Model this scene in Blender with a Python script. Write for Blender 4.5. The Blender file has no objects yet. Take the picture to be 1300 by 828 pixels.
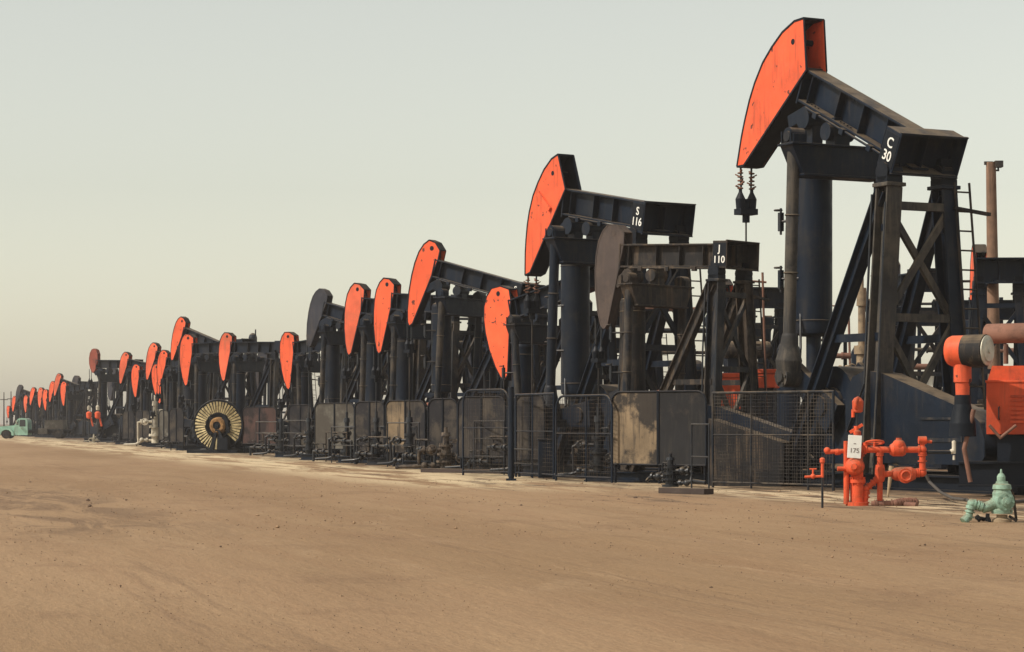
import bpy, math, random
from mathutils import Vector, Matrix
R = math.radians
random.seed(7)
scene = bpy.context.scene
COL = scene.collection

# ---------------------------------------------------------------- camera
F, HOR, CAMZ = 3000.0, 537.0, 1.45          # focal length and horizon in photo pixels (1300 wide), eye height
cd = bpy.data.cameras.new('camera'); cam = bpy.data.objects.new('camera', cd); COL.objects.link(cam)
cam.location = (0, 0, CAMZ); cam.rotation_euler = (R(90), 0, 0)
cd.sensor_width = 36; cd.lens = F/1300*36; cd.shift_y = (HOR-414)/1300
cd.clip_start = .5; cd.clip_end = 12000
scene.camera = cam

# ---------------------------------------------------------------- light
SUN_EL = 44.0
sdir = Vector((-.93, -.37, 0)).normalized()          # towards the sun, on the ground plane
w = bpy.data.worlds.new('World'); scene.world = w; w.use_nodes = True
nt = w.node_tree; nt.nodes.clear()
sky = nt.nodes.new('ShaderNodeTexSky'); sky.sky_type = 'NISHITA'; sky.sun_disc = False
sky.sun_elevation = R(SUN_EL); sky.sun_rotation = math.atan2(sdir.x, sdir.y)
sky.air_density = 1.15; sky.dust_density = 1.0; sky.ozone_density = 0.8; sky.altitude = 0
hsv = nt.nodes.new('ShaderNodeHueSaturation'); hsv.inputs['Saturation'].default_value = .36
tint = nt.nodes.new('ShaderNodeMix'); tint.data_type = 'RGBA'; tint.blend_type = 'MULTIPLY'; tint.inputs[0].default_value = 1
tint.inputs[7].default_value = (1.0, .955, .825, 1)
bg = nt.nodes.new('ShaderNodeBackground'); bg.inputs[1].default_value = .115
wo = nt.nodes.new('ShaderNodeOutputWorld')
nt.links.new(sky.outputs[0], hsv.inputs['Color']); nt.links.new(hsv.outputs[0], tint.inputs[6])
nt.links.new(tint.outputs[2], bg.inputs[0]); nt.links.new(bg.outputs[0], wo.inputs[0])
sl = bpy.data.lights.new('sun', 'SUN'); sl.energy = 2.9; sl.angle = R(.5); sl.color = (1, .93, .82)
so = bpy.data.objects.new('sun', sl); COL.objects.link(so); so.location = (-60, -20, 60)
sv = Vector((sdir.x*math.cos(R(SUN_EL)), sdir.y*math.cos(R(SUN_EL)), math.sin(R(SUN_EL))))
so.rotation_euler = sv.to_track_quat('Z', 'Y').to_euler()
scene.view_settings.view_transform = 'Standard'; scene.view_settings.look = 'None'
scene.view_settings.exposure = 0.4; scene.view_settings.gamma = 1
scene.view_settings.use_curve_mapping = False
scene.cycles.max_bounces = 6; scene.cycles.volume_bounces = 0
scene.cycles.use_denoising = True

# ---------------------------------------------------------------- materials
def mat(name, base, rough=.6, dirt=None, amt=.5, scale=1.5, dust=None, dustamt=.6, streak=None, samt=.5, spots=None, spot_amt=.0,
        metal=0.0, blot=None, spec=.2, bump=.15, bscale=18, vary=.25):
    m = bpy.data.materials.new(name); m.use_nodes = True
    t = m.node_tree; N, L = t.nodes, t.links
    b = N['Principled BSDF']; b.inputs['Metallic'].default_value = metal
    b.inputs['Specular IOR Level'].default_value = spec
    tc = N.new('ShaderNodeTexCoord'); oi = N.new('ShaderNodeObjectInfo')
    add = N.new('ShaderNodeVectorMath'); add.operation = 'MULTIPLY_ADD'
    L.new(oi.outputs['Random'], add.inputs[0]); add.inputs[1].default_value = (37, 51, 23); L.new(tc.outputs['Object'], add.inputs[2])
    V = add.outputs[0]
    def noise(sc, det=5, vec=V, r=.6):
        n = N.new('ShaderNodeTexNoise'); n.inputs['Scale'].default_value = sc; n.inputs['Detail'].default_value = det
        n.inputs['Roughness'].default_value = r; L.new(vec, n.inputs['Vector']); return n.outputs[0]
    def ramp(s, a, c, v=1.0):
        mr = N.new('ShaderNodeMapRange'); mr.inputs[1].default_value = a; mr.inputs[2].default_value = c
        mr.inputs[4].default_value = v; L.new(s, mr.inputs[0]); return mr.outputs[0]
    def mix(f, a, c):
        x = N.new('ShaderNodeMix'); x.data_type = 'RGBA'; L.new(f, x.inputs[0])
        for i, q in ((6, a), (7, c)):
            if isinstance(q, tuple): x.inputs[i].default_value = (*q, 1)
            else: L.new(q, x.inputs[i])
        return x.outputs[2]
    lo = tuple(c*(1-vary) for c in base); hi = tuple(min(1, c*(1+vary)) for c in base)
    col = mix(ramp(noise(.7, 4), .35, .65), lo, hi)
    if dirt: col = mix(ramp(noise(scale, 8, r=.7), .62-.25*amt, .78-.2*amt, min(1, amt*1.4)), col, dirt)
    if streak:
        mp = N.new('ShaderNodeMapping'); mp.inputs['Scale'].default_value = (1, 1, .12); L.new(V, mp.inputs[0])
        col = mix(ramp(noise(7, 4, mp.outputs[0]), .52, .68, samt), col, streak)
    if blot:
        col = mix(ramp(noise(.75, 9, r=.66), .47, .54, .93), col, blot)
        mp2 = N.new('ShaderNodeMapping'); mp2.inputs['Scale'].default_value = (1, 1, .05); L.new(V, mp2.inputs[0])
        col = mix(ramp(noise(11, 5, mp2.outputs[0], r=.7), .56, .66, .6), col, blot)
        col = mix(ramp(noise(26, 3, r=.6), .64, .70, .6), col, blot)
    if spots:
        col = mix(ramp(noise(5.5, 3, r=.5), .66-spot_amt, .69-spot_amt, .95), col, spots)
    if dust:
        g = N.new('ShaderNodeNewGeometry'); sp = N.new('ShaderNodeSeparateXYZ'); L.new(g.outputs['True Normal'], sp.inputs[0])
        mu = N.new('ShaderNodeMath'); mu.operation = 'MULTIPLY'
        L.new(ramp(sp.outputs[2], .35, .9, dustamt), mu.inputs[0]); L.new(ramp(noise(2.2, 5), .25, .55), mu.inputs[1])
        col = mix(mu.outputs[0], col, dust)
    L.new(col, b.inputs['Base Color'])
    rr = ramp(noise(3, 5), .3, .7); rm = N.new('ShaderNodeMapRange'); L.new(rr, rm.inputs[0])
    rm.inputs[3].default_value = max(.05, rough-.15); rm.inputs[4].default_value = min(1, rough+.15)
    L.new(rm.outputs[0], b.inputs['Roughness'])
    if bump:
        bp = N.new('ShaderNodeBump'); bp.inputs['Strength'].default_value = bump; bp.inputs['Distance'].default_value = .02
        L.new(noise(bscale, 4), bp.inputs['Height']); L.new(bp.outputs[0], b.inputs['Normal'])
    return m
DUST = (.20, .145, .09)
M = {}
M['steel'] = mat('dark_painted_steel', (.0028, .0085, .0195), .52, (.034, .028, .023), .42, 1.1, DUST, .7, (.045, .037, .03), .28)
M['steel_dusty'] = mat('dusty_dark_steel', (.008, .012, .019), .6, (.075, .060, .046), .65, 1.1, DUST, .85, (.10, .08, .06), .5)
M['steel_brown'] = mat('rust_stained_steel', (.02, .019, .02), .7, (.075, .055, .04), .6, 1.4, DUST, .8, (.16, .11, .07), .5)
M['orange'] = mat('orange_enamel', (.78, .115, .045), .55, (.45, .085, .04), .5, 1.3, (.45, .2, .11), .4, (.26, .06, .032), .5, (.10, .035, .025), -.005, vary=.1)
M['orange_faded'] = mat('faded_coral_enamel', (.70, .125, .06), .6, (.42, .11, .06), .5, .9, DUST, .4, (.36, .12, .07), .45)
M['orange_worn'] = mat('worn_orange_enamel', (.70, .095, .035), .6, (.30, .075, .035), .6, 4, DUST, .7, (.22, .06, .035), .5, bump=.4, bscale=60)
M['orange_chipped'] = mat('chipped_orange_enamel', (.80, .12, .045), .5, (.5, .09, .035), .4, 1.1, None, 0, None, 0, (.10, .04, .028), .015)
M['orange_old'] = mat('faded_orange_enamel', (.62, .085, .03), .55, (.25, .05, .03), .45, 1.5, DUST, .5, (.16, .05, .03), .4)
M['rust_red'] = mat('rusty_red_paint', (.30, .075, .05), .7, (.12, .05, .04), .55, 1.6, DUST, .5, (.1, .05, .04), .4)
M['brownhead'] = mat('weathered_brown_paint', (.062, .048, .044), .65, (.115, .085, .07), .5, 1.2, DUST, .5, (.13, .09, .07), .35)
M['greyhead'] = mat('weathered_grey_paint', (.03, .032, .042), .6, (.09, .07, .06), .5, 1.2, DUST, .5, (.10, .08, .07), .35)
M['tan'] = mat('oil_stained_tan_sheet', (.235, .17, .105), .75, (.06, .05, .04), .5, .62, DUST, .3, (.04, .034, .03), .8, blot=(.022, .02, .02))
M['grime'] = mat('grimy_grey_sheet', (.072, .059, .047), .7, (.02, .018, .019), .75, .7, DUST, .3, (.03, .026, .024), .75, blot=(.014, .014, .018))
M['grime_dark'] = mat('black_oily_sheet', (.014, .014, .016), .6, (.14, .10, .07), .35, .5, DUST, .3, (.05, .042, .034), .5)
M['grime_red'] = mat('grimy_red_sheet', (.085, .045, .038), .7, (.028, .022, .022), .7, .7, DUST, .3, (.03, .024, .022), .7, blot=(.02, .015, .016))
M['grime_light'] = mat('dusty_grey_sheet', (.125, .115, .096), .75, (.04, .036, .032), .7, .6, DUST, .3, (.06, .052, .045), .6, blot=(.06, .052, .044))
M['pipe'] = mat('black_iron', (.006, .010, .017), .4, (.035, .03, .027), .5, 3, DUST, .7, spec=.4)
M['pale'] = mat('salt_crusted_iron', (.50, .45, .36), .8, (.12, .10, .08), .5, 4)
M['brass'] = mat('sandy_iron', (.30, .22, .14), .7, (.08, .06, .045), .5, 4)
M['sandy_dark'] = mat('sand_caked_iron', (.13, .10, .075), .75, (.02, .018, .02), .8, 5)
M['rusty'] = mat('rusty_iron', (.20, .10, .07), .8, (.08, .05, .04), .5, 4)
M['mint'] = mat('mint_green_paint', (.27, .41, .32), .65, (.16, .20, .15), .6, 6, DUST, .8, (.15, .15, .10), .5, (.14, .10, .06), -.01, bump=.4, bscale=60)
M['hub'] = mat('ochre_hub_paint', (.36, .20, .08), .7, (.10, .06, .04), .6, 4)
M['silver'] = mat('dull_aluminium', (.55, .52, .43), .45, (.22, .19, .13), .5, 3, metal=.35)
M['weathered_lit'] = mat('dusty_weathered_lit_steel', (.035, .034, .034), .75, (.09, .078, .062), .7, 1.2, DUST, .8, (.12, .10, .08), .6)  # dusty steel, its lighter base painting sunlight on the C 30 post
M['white'] = mat('white_paint', (.78, .77, .72), .6, (.5, .45, .38), .35, 6, vary=.05)
M['ink'] = mat('dark_ink', (.22, .18, .17), .7, vary=.05)
M['wood'] = mat('weathered_pole_wood', (.22, .13, .085), .85, (.10, .065, .045), .5, 2, None, 0, (.07, .045, .035), .6)
M['plank'] = mat('oily_timber', (.06, .045, .04), .85, (.12, .09, .07), .4, 2, DUST, .6)
M['rubber'] = mat('black_rubber', (.018, .017, .016), .7, (.09, .07, .05), .5, 2)
M['truck_green'] = mat('pale_green_truck_paint', (.30, .50, .40), .4, (.24, .36, .29), .4, 2, DUST, .5, (.3, .3, .22), .2)
M['glass'] = mat('dark_window_glass', (.02, .028, .035), .1, bump=0, spec=.8)
M['cream_fin'] = mat('cream_painted_fin', (.55, .45, .25), .7, (.22, .17, .09), .7, 4, None, 0, (.12, .09, .05), .5)
M['pale_wall'] = mat('pale_sheet_wall', (.55, .53, .46), .8, (.35, .31, .25), .4, .5, None, 0, (.25, .2, .15), .4)
M['hose'] = mat('dusty_hose', (.08, .07, .062), .7)
M['void'] = mat('near_black_steel', (.003, .006, .012), .6, (.012, .013, .017), .4, 1.5, DUST, .4)  # near black steel; on the C 30 skid it paints shade

# ---------------------------------------------------------------- mesh collector
class MB:
    def __init__(s): s.v = []; s.f = []; s.mi = []; s.sm = []; s.m = 0; s.T = None
    def add(s, vs, fs, smooth=False):
        o = len(s.v)
        for p in vs:
            p = Vector(p); s.v.append(tuple(s.T(p) if s.T else p))
        for f in fs: s.f.append([i+o for i in f]); s.mi.append(s.m); s.sm.append(smooth)
    def box(s, x0, y0, z0, x1, y1, z1):
        vs = [(x, y, z) for z in (z0, z1) for y in (y0, y1) for x in (x0, x1)]
        s.add(vs, [(0, 2, 3, 1), (4, 5, 7, 6), (0, 1, 5, 4), (2, 6, 7, 3), (0, 4, 6, 2), (1, 3, 7, 5)])
    def frame(s, p, q, up=(0, 0, 1)):
        d = (Vector(q)-Vector(p)).normalized(); u = Vector(up)
        if abs(d.dot(u)) > .98: u = Vector((1, 0, 0))
        a = d.cross(u).normalized(); b = a.cross(d).normalized(); return d, a, b
    def bar(s, p, q, w, h=None, up=(0, 0, 1), w2=None, h2=None):
        h = h or w; w2 = w2 or w; h2 = h2 or h
        p, q = Vector(p), Vector(q); d, a, b = s.frame(p, q, up)
        vs = []
        for c, ww, hh in ((p, w, h), (q, w2, h2)):
            for i, j in ((-1, -1), (1, -1), (1, 1), (-1, 1)): vs.append(c + a*i*ww/2 + b*j*hh/2)
        s.add(vs, [(0, 3, 2, 1), (4, 5, 6, 7), (0, 1, 5, 4), (1, 2, 6, 5), (2, 3, 7, 6), (3, 0, 4, 7)])
    def ibar(s, p, q, w, h, t=.04, up=(0, 0, 1)):      # H section: two flanges joined by a web
        p, q = Vector(p), Vector(q); d, a, b = s.frame(p, q, up)
        for k in (-1, 1): s.bar(p+b*k*(h-t)/2, q+b*k*(h-t)/2, w, t, up)
        s.bar(p, q, t, h-2*t-.002, up)
    def tube(s, p, q, r, r2=None, n=12, cap=True):
        r2 = r if r2 is None else r2
        p, q = Vector(p), Vector(q); d, a, b = s.frame(p, q)
        ring = lambda c, rr: [c + a*rr*math.cos(2*math.pi*i/n) + b*rr*math.sin(2*math.pi*i/n) for i in range(n)]
        A, B = ring(p, r), ring(q, r2)
        s.add(A+B, [(i, (i+1) % n, n+(i+1) % n, n+i) for i in range(n)], True)
        if cap:
            if r > 0: s.add(A, [list(range(n))[::-1]])
            if r2 > 0: s.add(B, [list(range(n))])
    def path(s, pts, r, n=8):
        pts = [Vector(p) for p in pts]
        for i in range(len(pts)-1): s.tube(pts[i], pts[i+1], r, n=n, cap=(i in (0, len(pts)-2)))
        for p in pts[1:-1]: s.ball(p, r*1.02, n, max(4, n//2))
    def ball(s, c, r, n=10, m=6, sx=1, sy=1, sz=1):
        c = Vector(c); vs = [c+Vector((0, 0, r*sz))]
        for j in range(1, m):
            t = math.pi*j/m
            for i in range(n):
                p = 2*math.pi*i/n; vs.append(c+Vector((r*sx*math.sin(t)*math.cos(p), r*sy*math.sin(t)*math.sin(p), r*sz*math.cos(t))))
        vs.append(c-Vector((0, 0, r*sz))); L = len(vs)-1
        fs = [(0, 1+i, 1+(i+1) % n) for i in range(n)]
        for j in range(m-2):
            for i in range(n): fs.append((1+j*n+i, 1+(j+1)*n+i, 1+(j+1)*n+(i+1) % n, 1+j*n+(i+1) % n))
        fs += [(L, 1+(m-2)*n+(i+1) % n, 1+(m-2)*n+i) for i in range(n)]
        s.add(vs, fs, True)
    def lathe(s, c, axis, prof, n=14):       # prof: (distance along the axis, radius)
        c = Vector(c); ax = Vector(axis).normalized()
        for (h0, r0), (h1, r1) in zip(prof, prof[1:]):
            if abs(h1-h0) < 1e-5:
                if abs(r0-r1) > 1e-5: s.annulus(c+ax*h0, ax, min(r0, r1), max(r0, r1), n)
            else: s.tube(c+ax*h0, c+ax*h1, r0, r1, n, cap=False)
        s.disc(c+ax*prof[0][0], ax, prof[0][1], n); s.disc(c+ax*prof[-1][0], ax, prof[-1][1], n)
    def disc(s, c, ax, r, n=14):
        if r <= 0: return
        d, a, b = s.frame(Vector(c), Vector(c)+Vector(ax))
        s.add([Vector(c)+a*r*math.cos(2*math.pi*i/n)+b*r*math.sin(2*math.pi*i/n) for i in range(n)], [list(range(n))])
    def annulus(s, c, ax, r0, r1, n=14):
        d, a, b = s.frame(Vector(c), Vector(c)+Vector(ax))
        P = lambda r: [Vector(c)+a*r*math.cos(2*math.pi*i/n)+b*r*math.sin(2*math.pi*i/n) for i in range(n)]
        s.add(P(r0)+P(r1), [(i, (i+1) % n, n+(i+1) % n, n+i) for i in range(n)])
    def ring(s, c, ax, R0, r, n=20, m=6):
        c = Vector(c); d, a, b = s.frame(c, c+Vector(ax)); vs = []
        for i in range(n):
            t = 2*math.pi*i/n; o = a*math.cos(t)+b*math.sin(t)
            for j in range(m):
                q = 2*math.pi*j/m; vs.append(c+o*(R0+r*math.cos(q))+d*r*math.sin(q))
        s.add(vs, [(i*m+j, ((i+1) % n)*m+j, ((i+1) % n)*m+(j+1) % m, i*m+(j+1) % m) for i in range(n) for j in range(m)], True)
    def prism(s, poly, y0, y1):              # poly of (x, z) swept along y
        n = len(poly)
        s.add([(x, y0, z) for x, z in poly], [list(range(n))])
        s.add([(x, y1, z) for x, z in poly], [list(range(n))[::-1]])
        s.add([(x, y0, z) for x, z in poly]+[(x, y1, z) for x, z in poly], [(i, n+i, n+(i+1) % n, (i+1) % n) for i in range(n)])
    def build(s, name, mats, parent=None, bevel=0):
        me = bpy.data.meshes.new(name); me.from_pydata(s.v, [], s.f)
        for m in (mats if isinstance(mats, (list, tuple)) else [mats]): me.materials.append(M[m] if isinstance(m, str) else m)
        me.polygons.foreach_set('material_index', s.mi); me.polygons.foreach_set('use_smooth', s.sm); me.update()
        import bmesh
        bm = bmesh.new(); bm.from_mesh(me); bmesh.ops.recalc_face_normals(bm, faces=bm.faces); bm.to_mesh(me); bm.free()
        o = bpy.data.objects.new(name, me); COL.objects.link(o)
        if parent: o.parent = parent
        if bevel:
            b = o.modifiers.new('bevel', 'BEVEL'); b.width = bevel; b.segments = 2; b.limit_method = 'ANGLE'; b.harden_normals = False
        return o
def tag(o, label=None, cat=None, group=None, kind=None):
    if label: o['label'] = label
    if cat: o['category'] = cat
    if group: o['group'] = group
    if kind: o['kind'] = kind
    return o
def thing(name, label, cat, loc=(0, 0, 0), rz=0, group=None):
    o = bpy.data.objects.new(name, None); o.empty_display_size = .3; COL.objects.link(o)
    o.location = loc; o.rotation_euler = (0, 0, rz); return tag(o, label, cat, group)
def W(px, k, z=0.0): return Vector(((px-650)/k, F/k, z))      # pixel column and pixels-per-metre -> spot on the ground
def zof(py, k): return (HOR-py)/k+CAMZ
def lettering(name, txt, size, Mx, parent, mt='white', bold=.012):
    cu = bpy.data.curves.new(name, 'FONT'); cu.body = txt; cu.size = size; cu.align_x = 'CENTER'; cu.align_y = 'CENTER'
    cu.extrude = .003; cu.offset = bold*size; cu.space_line = 1.12 if txt[0] == 'J' else .92; cu.resolution_u = 3
    t = bpy.data.objects.new('tmp', cu); COL.objects.link(t)
    dg = bpy.context.evaluated_depsgraph_get(); me = bpy.data.meshes.new_from_object(t.evaluated_get(dg))
    bpy.data.objects.remove(t); me.name = name; me.materials.clear(); me.materials.append(M[mt])
    o = bpy.data.objects.new(name, me); COL.objects.link(o); o.parent = parent; o.matrix_local = Mx; return o

# ---------------------------------------------------------------- ground
ROWD = Vector((-.27, .963)); ROWN = Vector((.963, .27))
def ground_material():
    m = bpy.data.materials.new('packed_sandy_dirt'); m.use_nodes = True; t = m.node_tree; N, L = t.nodes, t.links
    b = N['Principled BSDF']; b.inputs['Roughness'].default_value = .95; b.inputs['Specular IOR Level'].default_value = .15
    g = N.new('ShaderNodeNewGeometry')
    def dot(vec, off):
        d = N.new('ShaderNodeVectorMath'); d.operation = 'DOT_PRODUCT'; L.new(g.outputs['Position'], d.inputs[0]); d.inputs[1].default_value = vec
        a = N.new('ShaderNodeMath'); a.operation = 'ADD'; L.new(d.outputs['Value'], a.inputs[0]); a.inputs[1].default_value = off; return a.outputs[0]
    U = dot((ROWD.x, ROWD.y, 0), 0); Vv = dot((ROWN.x, ROWN.y, 0), .6*ROWN.x-69.1*ROWN.y)
    def comb(us, vs, off=0):
        c = N.new('ShaderNodeCombineXYZ')
        for i, (q, s_) in enumerate(((U, us), (Vv, vs))):
            x = N.new('ShaderNodeMath'); x.operation = 'MULTIPLY'; L.new(q, x.inputs[0]); x.inputs[1].default_value = s_; L.new(x.outputs[0], c.inputs[i])
        c.inputs[2].default_value = off; return c.outputs[0]
    def noise(vec, sc, det=5, r=.6, dist=0):
        n = N.new('ShaderNodeTexNoise'); n.inputs['Scale'].default_value = sc; n.inputs['Detail'].default_value = det
        n.inputs['Roughness'].default_value = r; n.inputs['Distortion'].default_value = dist; L.new(vec, n.inputs['Vector']); return n.outputs[0]
    def ramp(s_, a, c, v0=0.0, v1=1.0):
        mr = N.new('ShaderNodeMapRange'); mr.interpolation_type = 'SMOOTHSTEP'
        for i, q in zip(range(1, 5), (a, c, v0, v1)): mr.inputs[i].default_value = q
        L.new(s_, mr.inputs[0]); return mr.outputs[0]
    def mul(a, c):
        x = N.new('ShaderNodeMath'); x.operation = 'MULTIPLY'; L.new(a, x.inputs[0])
        if isinstance(c, float): x.inputs[1].default_value = c
        else: L.new(c, x.inputs[1])
        return x.outputs[0]
    def mix(f, a, c, bt='MIX'):
        x = N.new('ShaderNodeMix'); x.data_type = 'RGBA'; x.blend_type = bt; L.new(f, x.inputs[0])
        for i, q in ((6, a), (7, c)):
            if isinstance(q, tuple): x.inputs[i].default_value = (*q, 1)
            else: L.new(q, x.inputs[i])
        return x.outputs[2]
    col = mix(ramp(noise(comb(.03, .16), 1, 4), .35, .65), (.27, .172, .094), (.35, .230, .133))
    col = mix(ramp(noise(comb(.05, .5, 3), 1, 7, .72, .8), .42, .66, 0, .40), col, (.235, .135, .075))       # wheel-worn brown lanes
    col = mix(ramp(noise(comb(.18, 1.1, 9), 1, 7, .75, .8), .52, .74, 0, .45), col, (.42, .29, .175))         # paler swept streaks
    col = mix(ramp(noise(comb(1, 1, 5), .55, 8, .75), .50, .70, 0, .5), col, (.19, .115, .068))
    # pale dry sand in front of the machines, broken up
    band = mul(ramp(Vv, -7.5, -4.0), ramp(Vv, 1.5, -.2))
    yy = dot((0, 1, 0), 0)
    band = mul(band, ramp(yy, 46, 60))
    pale = mul(band, ramp(noise(comb(.09, .8, 21), 1, 7, .7, .5), .42, .54))
    col = mix(pale, col, (.66, .52, .33))
    # oil soaked soil among the machines, with the shade under them painted in
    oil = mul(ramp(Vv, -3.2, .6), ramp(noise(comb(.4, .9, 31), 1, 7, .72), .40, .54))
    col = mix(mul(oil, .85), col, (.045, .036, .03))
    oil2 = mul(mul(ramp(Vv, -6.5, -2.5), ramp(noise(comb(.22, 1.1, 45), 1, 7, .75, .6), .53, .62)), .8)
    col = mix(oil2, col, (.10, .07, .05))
    # a few dark tyre marks
    tm = mul(ramp(noise(comb(.035, 1.1, 61), 1, 2, .4, .3), .60, .64), ramp(noise(comb(.2, 6, 66), 1, 5, .7), .5, .62))
    col = mix(mul(tm, .3), col, (.14, .085, .055))
    gr = ramp(noise(comb(1, 1, 69), 14, 8, .85), .40, .62, 0, .35); col = mix(gr, col, (.17, .105, .062))
    dk = mul(mul(ramp(U, 28, 34), ramp(U, 62, 50)), mul(ramp(Vv, -19.5, -17), ramp(Vv, -12, -14.5)))
    col = mix(mul(mul(dk, ramp(noise(comb(.25, 1.2, 91), 1, 7, .75, .8), .42, .60)), .75), col, (.15, .095, .06))
    nr = mul(mul(ramp(Vv, -2.2, -.2), ramp(Vv, 3.0, .5)), mul(ramp(yy, 60, 50), ramp(noise(comb(.3, 2.2, 95), 1, 6, .7, .5), .46, .56)))
    col = mix(nr, col, (.55, .42, .27))
    sp = ramp(noise(comb(1, 1, 71), 9, 3, .6), .68, .74, 0, .6); col = mix(sp, col, (.12, .08, .055))
    sp2 = ramp(noise(comb(1, 1, 77), 23, 2, .6), .66, .74, 0, .5); col = mix(sp2, col, (.5, .37, .24))
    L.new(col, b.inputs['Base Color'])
    bp = N.new('ShaderNodeBump'); bp.inputs['Strength'].default_value = .8; bp.inputs['Distance'].default_value = .05
    h = N.new('ShaderNodeMath'); h.operation = 'ADD'; L.new(noise(comb(.5, 2.2, 80), 1.2, 6, .7), h.inputs[0]); L.new(mul(noise(comb(1, 1, 83), 9, 5, .7), .35), h.inputs[1])
    L.new(h.outputs[0], bp.inputs['Height']); L.new(bp.outputs[0], b.inputs['Normal'])
    return m
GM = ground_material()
def ground():
    # one sheet: finely ridged near the camera, flat and huge further out
    mb = MB()
    from mathutils import noise as nz
    xs = [-2500, -700, -200, -80, -40] + [-20+i*.5 for i in range(101)] + [45, 80, 200, 700, 2500]
    ys = [-300, -60, 0, 6] + [10+i*.5 for i in range(0, 101)] + [65, 75, 90, 120, 180, 300, 600, 1200, 2600]
    vs = []
    for y in ys:
        for x in xs:
            z = 0.0
            V = ROWN.x*(x+.6)+ROWN.y*(y-69.1)
            if -19.9 < x < 30 and 10 < y < 60 and V < -4:
                U = ROWD.x*x+ROWD.y*y
                z = .035*nz.noise(Vector((U*.10, V*1.1, 0)))+.02*nz.noise(Vector((U*.6, V*1.6, 5)))
                z *= min(1, (-4-V)/2) * min(1, (y-10)/3, (60-y)/4, (x+20)/3, (30-x)/3)
            vs.append((x, y, z))
    nx = len(xs)
    fs = [(j*nx+i, j*nx+i+1, (j+1)*nx+i+1, (j+1)*nx+i) for j in range(len(ys)-1) for i in range(nx-1)]
    mb.add(vs, fs, True)
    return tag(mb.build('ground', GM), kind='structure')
ground()

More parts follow.
